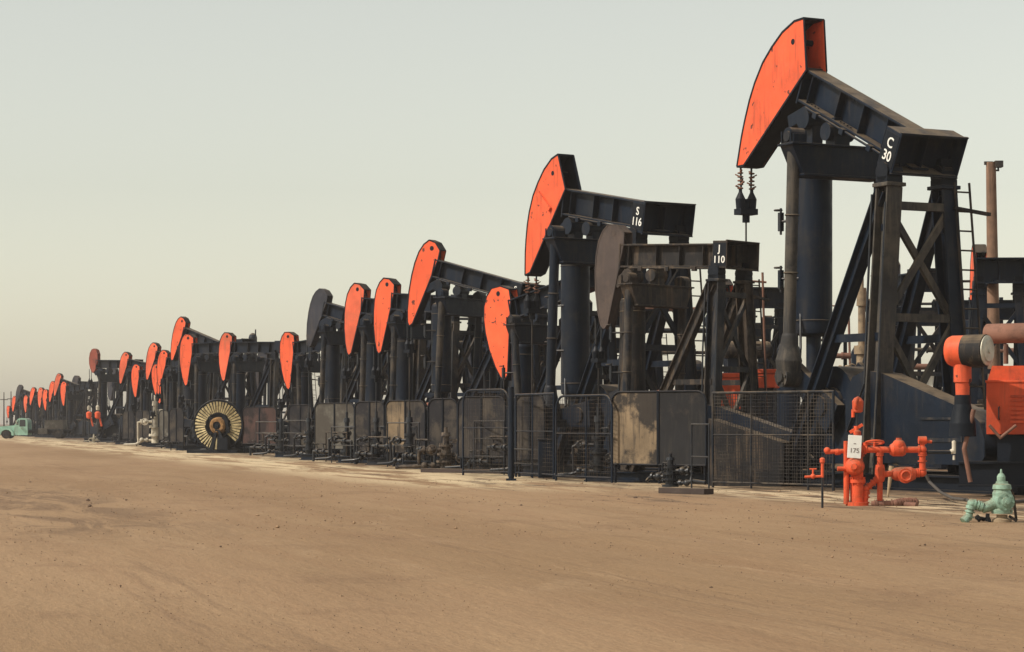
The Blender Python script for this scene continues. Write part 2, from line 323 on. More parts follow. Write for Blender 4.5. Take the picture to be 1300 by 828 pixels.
# ---------------------------------------------------------------- pumping unit
POLY_BIG = [(0, 0), (.59, 1.03), (.92, .86), (1.28, .49), (1.55, .05), (1.75, -.38), (1.87, -.9), (1.91, -1.33), (1.9, -1.8), (1.87, -2.21), (1.76, -2.92), (1.50, -2.80)]
POLY_LEAF = [(0, 0), (0, .43), (.45, .70), (.93, .74), (1.25, .50), (1.49, .12), (1.61, -.4), (1.64, -.95), (1.58, -1.7), (1.40, -2.5), (1.2, -3.0), (1.02, -3.15), (.82, -3.0)]
POLY_ROUND = [(0, -.1), (0, .7), (.25, 1.15), (.6, 1.3), (.95, 1.2), (1.25, .8), (1.38, .2), (1.36, -.4), (1.2, -.9), (.95, -1.35), (.7, -1.5), (.4, -1.2)]
units = []
def pump(label, Ax, Ay, k, phi, tilt, head='orange', poly=POLY_LEAF, hl=1.0, steel='steel', post='steel_dusty', guard='grime', plate=None, det=1,
         group='pumping units standing in the long row', hw=1.0, ladder=True, base=True, belt='steel', gpx=None, uw=None, inner=None, ew=1.6, skm='steel'):
    th = R(tilt); c, sn = math.cos(th), math.sin(th)
    HP, RL = 7.2, 4.2
    zA = zof(Ay, k); s = zA/(HP+RL*sn+.38*c)
    XA, YA = (Ax-650)/k, F/k
    az = math.atan2(XA, YA)-R(phi)
    d = Vector((math.sin(az), math.cos(az))); lf = Vector((-math.cos(az), math.sin(az)))
    o2 = Vector((XA, YA)) - d*s*(RL*c-.38*sn) - lf*s*.27
    root = thing('pumping_unit', label, 'pumpjack', (o2.x, o2.y, 0), math.pi/2-az, group)
    n = 16 if det == 2 else (10 if det else 6)
    S = lambda p: Vector(p)*s
    BF = lambda p: Vector((p[0]*c-p[2]*sn, p[1], HP+p[0]*sn+p[2]*c))*s
    bev = .012 if det == 2 else 0
    def P(T=S): m = MB(); m.T = T; return m
    # walking beam (built along the tilted axis)
    m = P(BF)
    for v in (-.355, .355): m.box(-.3, -.23, v-.028, RL+.1, .23, v+.028)
    m.box(-.3, -.02, -.326, RL+.1, .02, .326)
    for u in (.95, 1.9, 2.85, RL-.2):
        for q in (-1, 1): m.box(u-.015, q*.021, -.325, u+.015, q*.20, .325)
    m.box(RL+.1, -.24, -.45, RL+.16, .24, .40)
    m.bar((RL-.35, 0, -.45), (RL+.3, 0, -.95), .40, .3)
    if det:      # grease line and clamps along the lower flange
        m.tube((.4, .27, -.42), (RL-.3, .27, -.40), .03, n=6)
        for u in (1.2, 2.3, 3.4): m.box(u-.08, .22, -.50, u+.08, .34, -.36)
    if det == 2:
        for u0 in (2.2, 3.55):
            for q in (-1, 1):
                for i in range(4):
                    for v in (-.31, .31): m.tube((u0+i*.14, q*.16, v), (u0+i*.14, q*.16, v+(.03 if v > 0 else -.03)*-1), .022, n=6)
        for i in range(0):
            for q in (-1, 1): m.tube((.1+i*.155, q*.19, .383), (.1+i*.155, q*.19, .40), .018, n=6); m.tube((.1+i*.155, q*.19, -.383), (.1+i*.155, q*.19, -.40), .018, n=6)
    wb = m.build('walking_beam', steel, root, bev)
    # cross box at the tail
    m = P(BF); hw_ = .87*hw
    m.box(-.5, -hw_, -.43, .06, -hw_+.03, .43); m.box(-.5, hw_-.03, -.43, .06, hw_, .43)
    m.box(-.5, -hw_+.03, .40, .06, hw_-.03, .43); m.box(-.5, -hw_+.03, -.43, .06, hw_-.03, -.40)
    m.box(-.06, -hw_+.03, -.40, -.03, hw_-.03, .40)
    m.box(-.51, -hw_-.01, .43, -.44, hw_+.01, .46); m.box(-.51, -hw_-.01, -.46, -.44, hw_+.01, -.43)
    tb = m.build('tail_box', steel, root, bev)
    if plate:
        m = P(BF); m.box(-.47, hw_+.002, -.36, .03, hw_+.012, .36); npl = m.build('number_plate', 'void', root)
        Mx = Matrix.Translation(BF((-.22, hw_+.02, .0))) @ Matrix.Rotation(-th, 4, 'Y') @ Matrix(((-1, 0, 0, 0), (0, 0, 1, 0), (0, 1, 0, 0), (0, 0, 0, 1)))
        lt = lettering('lettering', plate, .31*s, Mx, npl); 
    # horse head
    uw = uw or (1.0 if poly is not POLY_LEAF else .84)
    pl = [(RL+u*hl*uw, .38+v*hl) for u, v in poly]
    ht = .275 if poly is POLY_BIG else .215
    m = P(BF)
    front = pl[1:]
    m.m = 0
    for (a0, b0), (a1, b1) in zip(front[:-1], front[1:]):     # curved track plate round the front
        m.bar((a0, 0, b0), (a1, 0, b1), 2*ht-.02, .05)
    (a0, b0), (a1, b1) = front[-1], pl[0]; m.bar((a0, 0, b0), (a1, 0, b1), 2*ht-.08, .04)
    ctr = Vector((sum(p[0] for p in pl)/len(pl), 0, sum(p[1] for p in pl)/len(pl)))
    if poly is POLY_LEAF:
        for q in (-1, 1): m.bar((.1+RL, q*.08, .45), (RL+.4*hl*uw, q*.1, .95*hl), .05, .05)
    hx, hz = pl[0][0]+(.78 if poly is POLY_BIG else .62*uw)*hl, pl[0][1]+.42*hl
    m.tube((hx, -ht-.006, hz), (hx, ht+.006, hz), .07 if poly is POLY_BIG else .10, n=12)
    for q in (-1, 1):
        for (a0, b0), (a1, b1) in zip(pl, pl[1:]+pl[:1]): m.bar((a0, q*(ht-.003), b0), (a1, q*(ht-.003), b1), .028, .05)
    hd = m.build('horse_head', 'void' if head.startswith('orange') else head, root)
    for q in (-1, 1):
        mm = P(BF); mm.prism(pl, q*(ht-.03), q*ht)
        if q == 1 and det == 2 and poly is POLY_BIG and plate and 'S' in plate:
            mm.bar((RL+1.3, .31, .12), (RL+.62, .31, -.28), .09, .13)
        mm.build('side_plate', head if q == 1 or not inner else inner, hd)
    # bridle ropes, carrier bar and polished rod
    xf = max((BF((u, 0, v)).x for u, v in pl)); zt = min(BF((u, 0, v)).z for u, v in pl)
    zc = max(zt-1.0*s, 1.4)
    m = MB()
    for q in (-.16, .16): m.tube((xf+.03, q*s, zt+.35*s), (xf+.03, q*s*.8, zc), .022*s+.006, n=6)
    bd = m.build('bridle', 'pipe', root)
    m = MB(); m.box(xf-.12*s, -.24*s, zc-.12*s, xf+.18*s, .24*s, zc+.02*s)
    m.tube((xf+.03, 0, zc-.3*s), (xf+.03, 0, zc+.25*s), .09*s, n=8)
    for q in (-.16, .16):
        m.lathe((xf+.03, q*s, zc), (0, 0, 1), [(0, .10*s), (.25*s, .12*s), (.42*s, .04*s), (.5*s, .04*s)], 8)
    m.build('carrier_bar', 'void', root)
    if det == 2 and poly is POLY_BIG:
        for q in (-.16, .16):
            m = MB()
            for j in range(5):
                z = zc+(.5+j*.09)*s; a = j*1.9+q*9
                m.bar((xf+.03, q*s, z), (xf+.03+.12*s*math.cos(a), q*s+.12*s*math.sin(a), z+.06*s), .05*s, .03*s)
                m.ring((xf+.03, q*s, z), (0, 0, 1), .06*s, .018*s, 8, 4)
            m.build('rope_clips', 'rusty', bd)
    m = MB(); m.tube((xf+.03, 0, 1.2), (xf+.03, 0, zc), .024, n=6)
    m.build('polished_rod', 'steel_brown' if det == 2 else 'pipe', root)
    # equaliser across, hung under the beam
    e = BF((2.95, 0, -.38)); ex, ez = e.x/s, e.z/s
    et = ez-.62; eb = et-.62
    m = P()
    m.add([(ex+i*.24, y, z) for i in (-1, 1) for y, z in ((-ew, et), (ew, et), (ew-.3, eb), (.3-ew, eb))],
          [(0, 1, 2, 3), (7, 6, 5, 4), (0, 4, 5, 1), (1, 5, 6, 2), (2, 6, 7, 3), (3, 7, 4, 0)])
    m.box(ex-.3, -ew-.04, et, ex+.3, ew+.04, et+.05); m.box(ex-.3, .27-ew, eb-.05, ex+.3, ew-.27, eb)
    py_ = ew-.2; ck = py_-.30
    m.bar((ex, 0, et+.05), (ex, 0, ez+.05), .34, .42, (0, 1, 0)); m.tube((ex, -.34, et+.36), (ex, .34, et+.36), .2, n=n)
    for q in (-1, 1):
        m.tube((ex, q*(py_-.2), et+.2), (ex, q*(py_+.16), et+.2), .2, n=n); m.tube((ex, q*(py_+.16), et+.2), (ex, q*(py_+.2), et+.2), .12, n=n)
        m.box(ex-.22, q*py_-.16, et+.04, ex+.22, q*py_+.16, et+.25)
        for i in (-.17, .17):
            for j in (-.2, .2): m.tube((ex+i, q*py_+j, et), (ex+i, q*py_+j, et+.32), .025, n=6)
    m.build('equalizer', steel, root, bev)
    # cranks, pitmans
    sx, sz, cr = 2.1, 1.75, 1.15
    pz = max(.6, eb-4.45); dz = max(-cr*.98, min(cr*.98, pz-sz)); px = sx+math.sqrt(cr*cr-dz*dz); pz = sz+dz
    for q in (-1, 1):
        m = P(); m.tube((px, q*py_, pz+.1), (ex, q*py_, et+.1), .14, n=n)
        m.lathe((px, q*py_, pz), (ex-px, 0, et-pz), [(-.1, .1), (.0, .25), (.35, .3), (.7, .2), (.9, .17), (.95, .15)], n)
        for zz in (.45, .7): m.ring((px+(ex-px)*zz, q*py_, pz+(et-pz)*zz), (ex-px, 0, et-pz), .15, .02, n, 4)
        m.tube((px, q*(py_-.22), pz), (px, q*(py_+.2), pz), .24, n=n); m.tube((px, q*(py_+.2), pz), (px, q*(py_+.26), pz), .13, n=n)
        for j in range(6): aj = j*math.pi/3; m.tube((px+.18*math.cos(aj), q*(py_+.19), pz+.18*math.sin(aj)), (px+.18*math.cos(aj), q*(py_+.235), pz+.18*math.sin(aj)), .03, n=6)
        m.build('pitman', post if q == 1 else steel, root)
        m = P(); m.bar((sx-.5*(px-sx)/cr, q*ck, sz-.5*dz/cr), (px+.3*(px-sx)/cr, q*ck, pz+.3*dz/cr), .2, .75, (0, 0, 1) if abs(dz) < cr*.8 else (1, 0, 0), w2=.2, h2=.42)
        m.tube((sx, q*.7, sz), (sx, q*(ck+.16), sz), .22, n=n)
        m.build('crank', steel, root, bev)
    # gearbox
    m = P(); m.box(1.2, -.68, .5, 2.9, .68, 1.9); m.tube((2.1, -.66, 1.85), (2.1, .66, 1.85), .78, n=n+6); m.tube((1.35, -.5, 1.6), (1.35, .5, 1.6), .5, n=n+4)
    for q in (-.69, .69): m.tube((2.1, q*.97, 1.75), (2.1, q*1.08, 1.75), .42, n=n)
    m.build('gearbox', steel, root, bev)
    # balance air cylinder hung behind the head
    a = BF((3.72 if det < 2 else 3.95, 0, -.42)); ax, a1 = a.x/s, a.z/s
    lo = a1-(5.15 if poly is POLY_BIG else 4.7); cl = (a1-1.0)-lo
    m = P(); m.tube((ax, -.3, a1-.25), (ax, .3, a1-.25), .24, n=n); m.bar((ax, 0, a1), (ax, 0, a1-1.0), .42, .36, (0, 1, 0), .26, .26)
    m.lathe((ax, 0, lo), (0, 0, 1), [(0, .30), (.06, .41), (.14, .42), (cl-.1, .42), (cl, .38), (cl+.1, .2)], n+6)
    for zz in (.35, cl-.4): m.ring((ax, 0, lo+zz), (0, 0, 1), .42, .02, n+6, 4)
    cy = m.build('air_cylinder', steel, root)
    m = P(); m.tube((ax, 0, .4), (ax, 0, lo+.2), .17, n=n); m.lathe((ax, 0, .35), (0, 0, 1), [(0, .4), (.3, .4), (.45, .22), (.9, .2)], n)
    m.build('piston_rod', steel, root)
    if det:
        for zz in (2.6, 1.3):
            m = P()
            m.tube((ax, .40, lo+zz), (ax+.42, .62, lo+zz), .035, n=6); m.box(ax+.36, .56, lo+zz-.22, ax+.46, .66, lo+zz+.2); m.ring((ax+.5, .62, lo+zz+.26), (0, 0, 1), .09, .02, 8, 4)
            m.tube((ax+.41, .61, lo+zz-.3), (ax+.41, .61, lo+zz+.3), .03, n=6)
            m.build('cylinder_valve', 'pipe', root)
    # samson posts, struts, bracing
    T = (0, .72, 6.55); zl = HP-.46-.02
    for q in (-1, 1):
        m = P(); m.ibar((0, q*.72, 6.35), (-.05, q*1.15, .3), .40, .42, .05, (1, 0, 0))
        m.box(-.26, q*.72-.25, 6.35, .26, q*.72+.25, 6.43)
        m.build('samson_post', post if q == 1 else steel, root, bev)  # lighter steel on the sun-side post puts its lit look into colour
        m = P(); m.box(-.2, q*.72-.2, 6.43, .2, q*.72+.2, 6.56); m.tube((0, q*.72-.2, 6.66), (0, q*.72+.2, 6.66), .21, n=n)
        m.box(-.12, q*.72-.16, 6.6, .12, q*.72+.16, 7.0)
        for i in (-.17, .17):
            for j in (-.15, .15): m.tube((i, q*.72+j, 6.3), (i, q*.72+j, 6.85), .03, n=5)
        m.build('saddle_bearing', 'void', root)
        m = P(); m.ibar((.15, q*.74, 6.3), (3.15, q*1.12, .35), .26, .32, .04, (1, 0, 0))
        m.build('front_strut', steel, root, bev)
        m = P(); m.bar((0, q*.95, 3.2), (1.66, q*.95, 3.2), .1, .17); m.build('side_tie', steel, root)
        m = P(); m.bar((.05, q*.78, 5.5), (.55, q*.8, 5.5), .08, .14); m.build('side_tie', steel, root)
    m = P()
    for z, yy in ((5.95, .70), (3.6, .88)): m.bar((-.14, -yy, z), (-.14, yy, z), .14, .17)
    for z0, z1, y0, y1 in ((3.68, 5.85, .86, .72), (.5, 3.5, 1.05, .88)):
        m.bar((-.12, y0, z0), (-.12, -y1, z1), .10, .14); m.bar((-.02, -y0, z0), (-.02, y1, z1), .10, .14)
    m.build('cross_brace', post, root)
    if ladder:
        m = P(); p0, p1 = Vector((-.32, -1.30, .3)), Vector((-.25, -.80, 6.5))
        for q in (0, .42):
            o = Vector((0, -q*.95, 0)); m.tube(p0+o, p1+o, .028, n=6)
        for j in range(15):
            p = p0.lerp(p1, (j+.5)/15); m.tube(p, p+Vector((0, -.40, 0)), .02, n=5)
        m.bar((-.25, -.8, 5.95), (-.25, -1.75, 5.85), .10, .07)
        for z in (2.2, 4.4): m.bar((-.1, -1.0+.03*z, z), (-.33, -1.5+.075*z, z), .05)
        m.build('ladder', 'steel_brown', root)
    # skid
    if base:
        m = P()
        for q in (-1.1, 1.1): m.ibar((-4.6, q, .17), (5.0, q, .17), .3, .33, .04)
        for x in (-4.5, -2.6, -.3, 1.4, 3.0, 4.9): m.bar((x, -1.1, .17), (x, 1.1, .17), .2, .26)
        m.build('skid', skm, root)
    # belt guard with its sloping top
    m = P(); pts = [(1.0, .55), (1.0, 2.0), (.75, 2.36), (.3, 2.5), (-.3, 2.42), (-3.1, 1.62), (-3.45, 1.4), (-3.6, 1.05), (-3.6, .72), (-3.45, .55)]
    m.prism(pts, .62, 1.12); bg_ = m.build('belt_guard', belt, root, .03*s)
    if det == 2:
        m = P(); m.box(-2.9, 1.125, 1.0, -1.6, 1.14, 1.08); m.box(-2.9, 1.125, 1.45, -1.6, 1.15, 1.5); m.bar((-2.9, 1.13, 1.0), (-2.9, 1.13, 1.5), .02, .05)
        m.build('inspection_lid', 'steel_dusty', bg_)
    # sheet guards beside the cranks
    if guard:
        y = 1.98; zb, ztp, r = .45/s, 2.2/s, .35
        if gpx:
            def sx_(px):
                t_ = (px-650)/F; o3 = o2+lf*y*s; return (t_*o3.y-o3.x)/(d.x-t_*d.y)/s
            x1, x0 = sx_(gpx[0]), sx_(gpx[1])
        else: x0, x1 = .55, 4.55
        gl = guard if isinstance(guard, tuple) else (guard, guard)
        for (u0, u1, g) in ((x0, (x0+x1)/2-.02, gl[1]), ((x0+x1)/2+.02, x1, gl[0])):
            m = P(); L_, R_ = u0 == x0, u1 == x1
            pts = [(u0, zb), (u1, zb)]
            pts += [(u1-r+r*math.cos(t), ztp-r+r*math.sin(t)) for t in (0, .4, .8, 1.2, math.pi/2)] if R_ else [(u1, ztp)]
            pts += [(u0+r-r*math.cos(t), ztp-r+r*math.sin(t)) for t in (math.pi/2, 1.2, .8, .4, 0)] if L_ else [(u0, ztp)]
            m.prism(pts, y-.012, y+.012); gp = m.build('guard_panel', g, root)
            m = P(); 
            for a_, b_ in zip(pts, pts[1:]+pts[:1]): m.tube((a_[0], y+.02, a_[1]), (b_[0], y+.02, b_[1]), .035, n=6)
            m.build('frame', 'void', gp)
        for x in (x0+.1, (x0+x1)/2, x1-.1):
            m = P(); m.tube((x, y-.05, 0), (x, y-.05, 1.63), .04, n=6)
            if x < 4.6: m.bar((x, y-.05, 1.6), (x, 1.2, 1.6), .06)
            m.build('guard_stay', 'void', root)
    if det:      # lubrication and air lines clipped to the frame
        for pth, rr in (([(.25, .98, 6.2), (.3, 1.05, 4.2), (.22, 1.2, 2.2), (.9, 1.15, 1.2)], .028), ([(ax, .36, lo+.6), (ax-.35, .6, lo-.3), (ax-.2, .62, 1.0), (2.4, .95, .6)], .03), ([(-.26, 1.02, 6.0), (-.3, 1.2, 3.0), (-.3, 1.35, .5)], .022)):
            m = P(); m.path(pth, rr, 6); m.build('supply_line', 'pipe', root)
    units.append((root, s, xf, az))
    return root, s, xf
def at_unit(u, lx, ly, z=0):
    root, s, xf = u[:3]; a = root.rotation_euler.z
    return Vector((root.location.x+math.cos(a)*lx-math.sin(a)*ly, root.location.y+math.sin(a)*lx+math.cos(a)*ly, z))

B = POLY_BIG
U = {}
U['c30'] = pump('nearest and largest pumping unit, bright orange head, tail box numbered C 30', 1024, 89, 54, 35, 25, poly=B, plate='C\n30', det=2, guard=None, post='weathered_lit', belt='steel', ew=1.38, skm='void')  # skid coloured black as the shade under its belt guard
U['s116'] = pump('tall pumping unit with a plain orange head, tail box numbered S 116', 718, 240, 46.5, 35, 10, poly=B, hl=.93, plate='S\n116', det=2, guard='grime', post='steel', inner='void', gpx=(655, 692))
U['j110'] = pump('brown pumping unit with a dull brown head, tail box numbered J 110', 790, 310, 51, 51, 2.5, head='brownhead', steel='steel_brown', uw=.8, hl=.88, plate='J\n110', det=2, guard=('tan', 'grime_dark'), gpx=(777, 897))
U['low'] = pump('low-slung orange pumpjack head speckled with black chips, just before unit S 116', 647, 380, 43.4, 44, -13, head='orange_chipped', hl=.93, det=2, guard='grime', steel='steel', gpx=(582, 642), uw=1.08)
U['s583'] = pump('pumping unit with a raised orange head, tail box numbered S 583', 555, 330, 40, 56, 15, uw=.72, hl=.95, plate='S\n583', det=2, guard=('grime', 'grime'), gpx=(544, 581))
U['p490'] = pump('pumping unit with a two-holed orange head, just before the S 583 unit', 499, 372, 36.7, 46, 4, det=1, guard=('tan', 'grime'), gpx=(490, 540), hl=.9)
U['p455'] = pump('pumping unit with an orange head, between the grey-headed unit and the two-holed head', 461, 378, 35, 46, 5, det=1, guard='grime', gpx=(451, 488), hl=.9, head='orange_faded')
U['p400'] = pump('pumping unit with a dark grey unpainted head rising above its neighbours', 413, 384, 32.5, 46, 14, head='greyhead', det=1, guard=('grime_light', 'grime_light'), gpx=(400, 450), hl=.84)
U['p363'] = pump('pumping unit with a low wide orange head, farther on beside the grey-headed unit', 373, 434, 30, 50, -6, det=1, hw=.8, guard='grime', hl=.92, gpx=(367, 396))
U['p285'] = pump('pumping unit with an orange head directly above the yellow-finned wheel', 294, 434, 26, 50, 1, det=1, hw=.8, guard='grime_red', gpx=(308, 351), hl=.87, head='orange_faded')
U['p240'] = pump('pumping unit with a narrow orange head hanging left of the yellow-finned wheel', 245, 436, 24, 50, -2, det=1, hw=.8, guard='grime', gpx=(215, 233), hl=.93)
U['p225'] = pump('pumping unit with a steeply raised orange head, tallest near the yellow-finned wheel', 234, 416, 22.5, 40, 17, det=1, guard=None, hl=.86)
U['p205'] = pump('pumping unit with an orange head behind the pale crusted wellhead', 212, 454, 21.2, 48, 6, det=0, hw=.8, guard='grime_light', gpx=(202, 214), hl=.84)
U['p190'] = pump('pumping unit with a long raised orange head, above the pale crusted wellhead', 199, 446, 20.4, 44, 12, det=0, guard='grime', hl=.88, gpx=(172, 190), head='orange_faded')
U['p197'] = pump('pumping unit with the lowest orange head, over the pale crusted wellhead', 204, 470, 21.0, 48, -12, det=0, hw=.8, guard=None, hl=.9)
U['p170'] = pump('pumping unit with a low orange head, second beyond the pale crusted wellhead', 177, 470, 19.5, 48, -3, det=0, hw=.8, guard='grime', gpx=(156, 170), hl=.84)
U['p157'] = pump('pumping unit with a small high orange head beside the round rusty-red head', 163, 456, 18.6, 46, 10, det=0, guard=None, hl=.82, head='orange_faded')
U['p115'] = pump('pumping unit with a round rusty-red head and a level exposed beam', 123, 457, 16.6, 52, 1, head='rust_red', poly=POLY_ROUND, hl=.8, uw=.85, det=0, guard=None, hw=.7)
far = 'small hazy orange-headed pumping unit far down the row, '
U['p79'] = pump(far+'low head right of the green truck', 84, 490, 13.2, 46, -4, det=0, guard=None, hw=.8, hl=.88)
U['p71'] = pump(far+'highest head above the green truck', 77, 481, 13.0, 42, 14, det=0, guard=None, hl=.88, head='orange_faded')
U['p64'] = pump(far+'close behind the highest one', 69, 490, 12.8, 42, 9, det=0, guard=None, hl=.88)
U['p58'] = pump(far+'over the truck\'s rear box', 60, 499, 12.6, 44, -6, det=0, guard=None, hl=.88)
U['p51'] = pump(far+'paired with one over the truck box', 54, 497, 12.4, 44, 0, det=0, guard=None, hl=.88, head='orange_faded')
U['p40'] = pump(far+'slanting just above the truck cab', 44, 497, 12.0, 42, 11, det=0, guard=None, hl=.88)
U['p32'] = pump(far+'drooping head behind the truck cab roof', 35, 506, 11.6, 44, -3, det=0, guard=None, hl=.88, head='orange_faded')
U['p24'] = pump('dark-headed pumping unit faint in the haze above the green truck bonnet', 27, 494, 11.2, 44, 14, head='greyhead', det=0, guard=None, hl=.88)
U['p16'] = pump(far+'first of the last two', 20, 507, 10.9, 44, 4, det=0, guard=None, hl=.88)
U['p10'] = pump(far+'very last one', 12, 518, 10.4, 44, -4, det=0, guard=None, hl=.88)
g2 = 'pumping units of the second row behind'
U['b1'] = pump('second-row pumping unit behind the orange engine, showing a thin strip of orange head', 1237, 338, 41, 8, 1, det=1, guard=None, hl=1.15, post='steel', group=g2, hw=1.0)
U['b2'] = pump('second-row pumping unit seen through the bracing of unit C 30', 1128, 350, 37, 18, 1, head='greyhead', det=1, guard=None, group=g2)
U['b3'] = pump('second-row pumping unit with an orange head seen through unit J 110', 918, 374, 34, 22, 0, det=1, guard=None, group=g2)
for lab, ax, ay, k in (('behind the chipped low orange head', 612, 418, 35), ('behind the two-holed orange head', 520, 425, 31),
                      ('behind the grey-headed unit', 432, 437, 28), ('beyond the low wide orange head', 338, 455, 24.5), ('behind the brown J 110 head', 742, 395, 38), ('right of the rusty-red head', 146, 474, 15.5), ('left of the rusty-red head', 99, 484, 12.8), ('beyond the truck box', 62, 507, 11.6),
                      ('above the striped wheel', 272, 452, 21.5), ('left of the striped wheel', 226, 462, 19.5), ('far beyond the pale crusted wellhead', 182, 476, 17.5)):
    pump('dark-headed second-row pumping unit '+lab, ax, ay, k, 40, 2, head='greyhead', det=0, guard=None, group=g2)

# ---------------------------------------------------------------- engines behind the units
def engine(label, loc, rz, s=1.0, body='orange_old', main=False, group='pump engines at the tails of the units'):
    """local x to the tail end of the skid, y to the engine's left; the base sits on its skid"""
    r = thing('pump_engine', label, 'engine', loc, rz, group)
    def P(): m = MB(); m.T = lambda p: Vector(p)*s; return m
    m = P()
    for q in (-.55, .55): m.ibar((-.3, q, .45), (3.4, q, .45), .2, .5, .04)
    for x in (0, 1.5, 3.2): m.bar((x, -.55, .45), (x, .55, .45), .16, .4)
    m.build('engine_skid', 'void', r)
    m = P(); m.box(.25, -.62, 1.25, 3.2, .62, 2.3); m.prism([(.25, 2.3), (3.2, 2.3), (3.1, 2.62), (.35, 2.62)], -.5, .5)
    m.box(.23, -.64, 2.28, 3.22, .64, 2.33); m.box(1.1, .62, 1.25, 1.14, .64, 2.28); hd = m.build('hood', body, r, .03)
    m = P()
    for j in range(7): m.bar((1.35, .63, 1.55+j*.085), (2.2, .63, 1.55+j*.085), .03, .04)
    m.build('louvre', body, hd)
    m = P()
    for j in range(7): m.bar((.72, -.63, 1.50+j*.085), (1.5, -.63, 1.50+j*.085), .04, .045)
    m.build('louvre', body, hd)
    m = P(); m.path([(.5, -.62, 1.55), (.5, -.68, 1.57), (.5, -.68, 1.78), (.5, -.62, 1.8)], .015, 6); m.build('handle', 'pipe', hd)
    m = P(); m.box(.45, -.5, .7, 2.9, .5, 1.25); m.tube((.6, .1, .95), (2.6, .1, .95), .3, n=12)
    for j in range(5): m.path([(.7+j*.4, .52, 1.22), (.75+j*.4, .6, 1.0), (.9+j*.4, .55, .8)], .03, 6)
    m.tube((.2, 0, 1.2), (.45, 0, 1.2), .45, n=14); m.build('engine_block', 'void', r)
    m = P(); m.lathe((.2, -.3, 3.0), (1, -.25, 0), [(0, .24), (.03, .28), (1.9, .28), (1.93, .24)], 20)
    m.tube((.6, -.35, 2.6), (.6, -.35, 2.85), .07, n=8); m.tube((1.7, -.5, 2.6), (1.7, -.55, 2.8), .07, n=8); m.build('muffler', 'rust_red' if not main else 'steel_brown', r)
    return r
for key, lab in (('low', 'behind the chipped low head'), ('s583', 'behind unit S 583'),
                 ('p490', 'behind the unit with a two-holed head'), ('p455', 'between the two-holed head and the grey head'), ('p400', 'behind the grey-headed unit'), ('p363', 'behind the low wide head'), ('b1', 'in the second row')):
    u = U[key]; s = u[1]
    engine('orange pump engine '+lab, at_unit(u, -1.6*s if key != 'j110' else -1.4*s, -1.9*s), u[0].rotation_euler.z+math.pi, s*.95)

# the big engine at the right edge with its air cleaner
u = U['c30']; a0 = u[0].rotation_euler.z
kE = 64.0
pe = W(1241, kE)
r = engine('large orange engine with louvred hood beside the dark belt guard', pe, R(-18), .98, 'orange_old', True)
for ch in r.children:
    if ch.name.startswith('muffler'): bpy.data.objects.remove(ch)
def cyl(name, mt, prof, c, ax, parent, n=22):
    m = MB(); m.lathe(c, ax, prof, n); return m.build(name, mt, parent)
inv = (Matrix.Translation(r.location) @ Matrix.Rotation(R(-18), 4, 'Z')).inverted()
def LP(px, py, k): return inv @ W(px, k, zof(py, k))
cyl('muffler', 'rusty', [(0, .17), (.03, .2), (1.6, .2), (1.63, .17)], LP(1252, 424, 63.5), Vector((.95, -.3, 0)), r)
m = MB(); m.tube(LP(1277, 437, 63), LP(1277, 462, 63), .05); m.build('exhaust_stub', 'rusty', r)
ac0 = LP(1204, 446, 65.5); acd = (inv.to_3x3() @ Vector((.80, -.60, 0))).normalized()
cyl('air_cleaner', 'orange', [(0, .20), (.03, .27), (.10, .30), (.36, .30)], ac0, acd, r, 28)
cyl('cleaner_band', 'steel_brown', [(.362, .31), (.80, .31), (.81, .27)], ac0, acd, r, 28)
cyl('cleaner_cap', 'silver', [(.812, .29), (.83, .29), (.84, .23), (.86, .21), (.865, .06), (.88, .05)], ac0, acd, r, 28)
mid = ac0+acd*.3
cyl('intake_pipe', 'orange', [(-.38, .0), (-.38, .20), (-.3, .2), (-.28, .23), (0, .23)][::-1] if 0 else [(-.62, .13), (-.36, .14), (-.34, .17), (0, .17)], mid-Vector((0, 0, .26)), (0, 0, 1), r)
m = MB(); m.lathe(mid-Vector((0, 0, 1.75)), (0, 0, 1), [(.1, .26), (.35, .25), (.72, .16), (.9, .15)], 18); m.build('intake_funnel', 'void', r)
m = MB(); m.path([LP(1236, 520, 66), LP(1224, 570, 66), LP(1232, 612, 66)], .045); m.path([LP(1256, 540, 66), LP(1270, 556, 66), LP(1290, 540, 66)], .03)
m.build('control_lever', 'rusty', r)

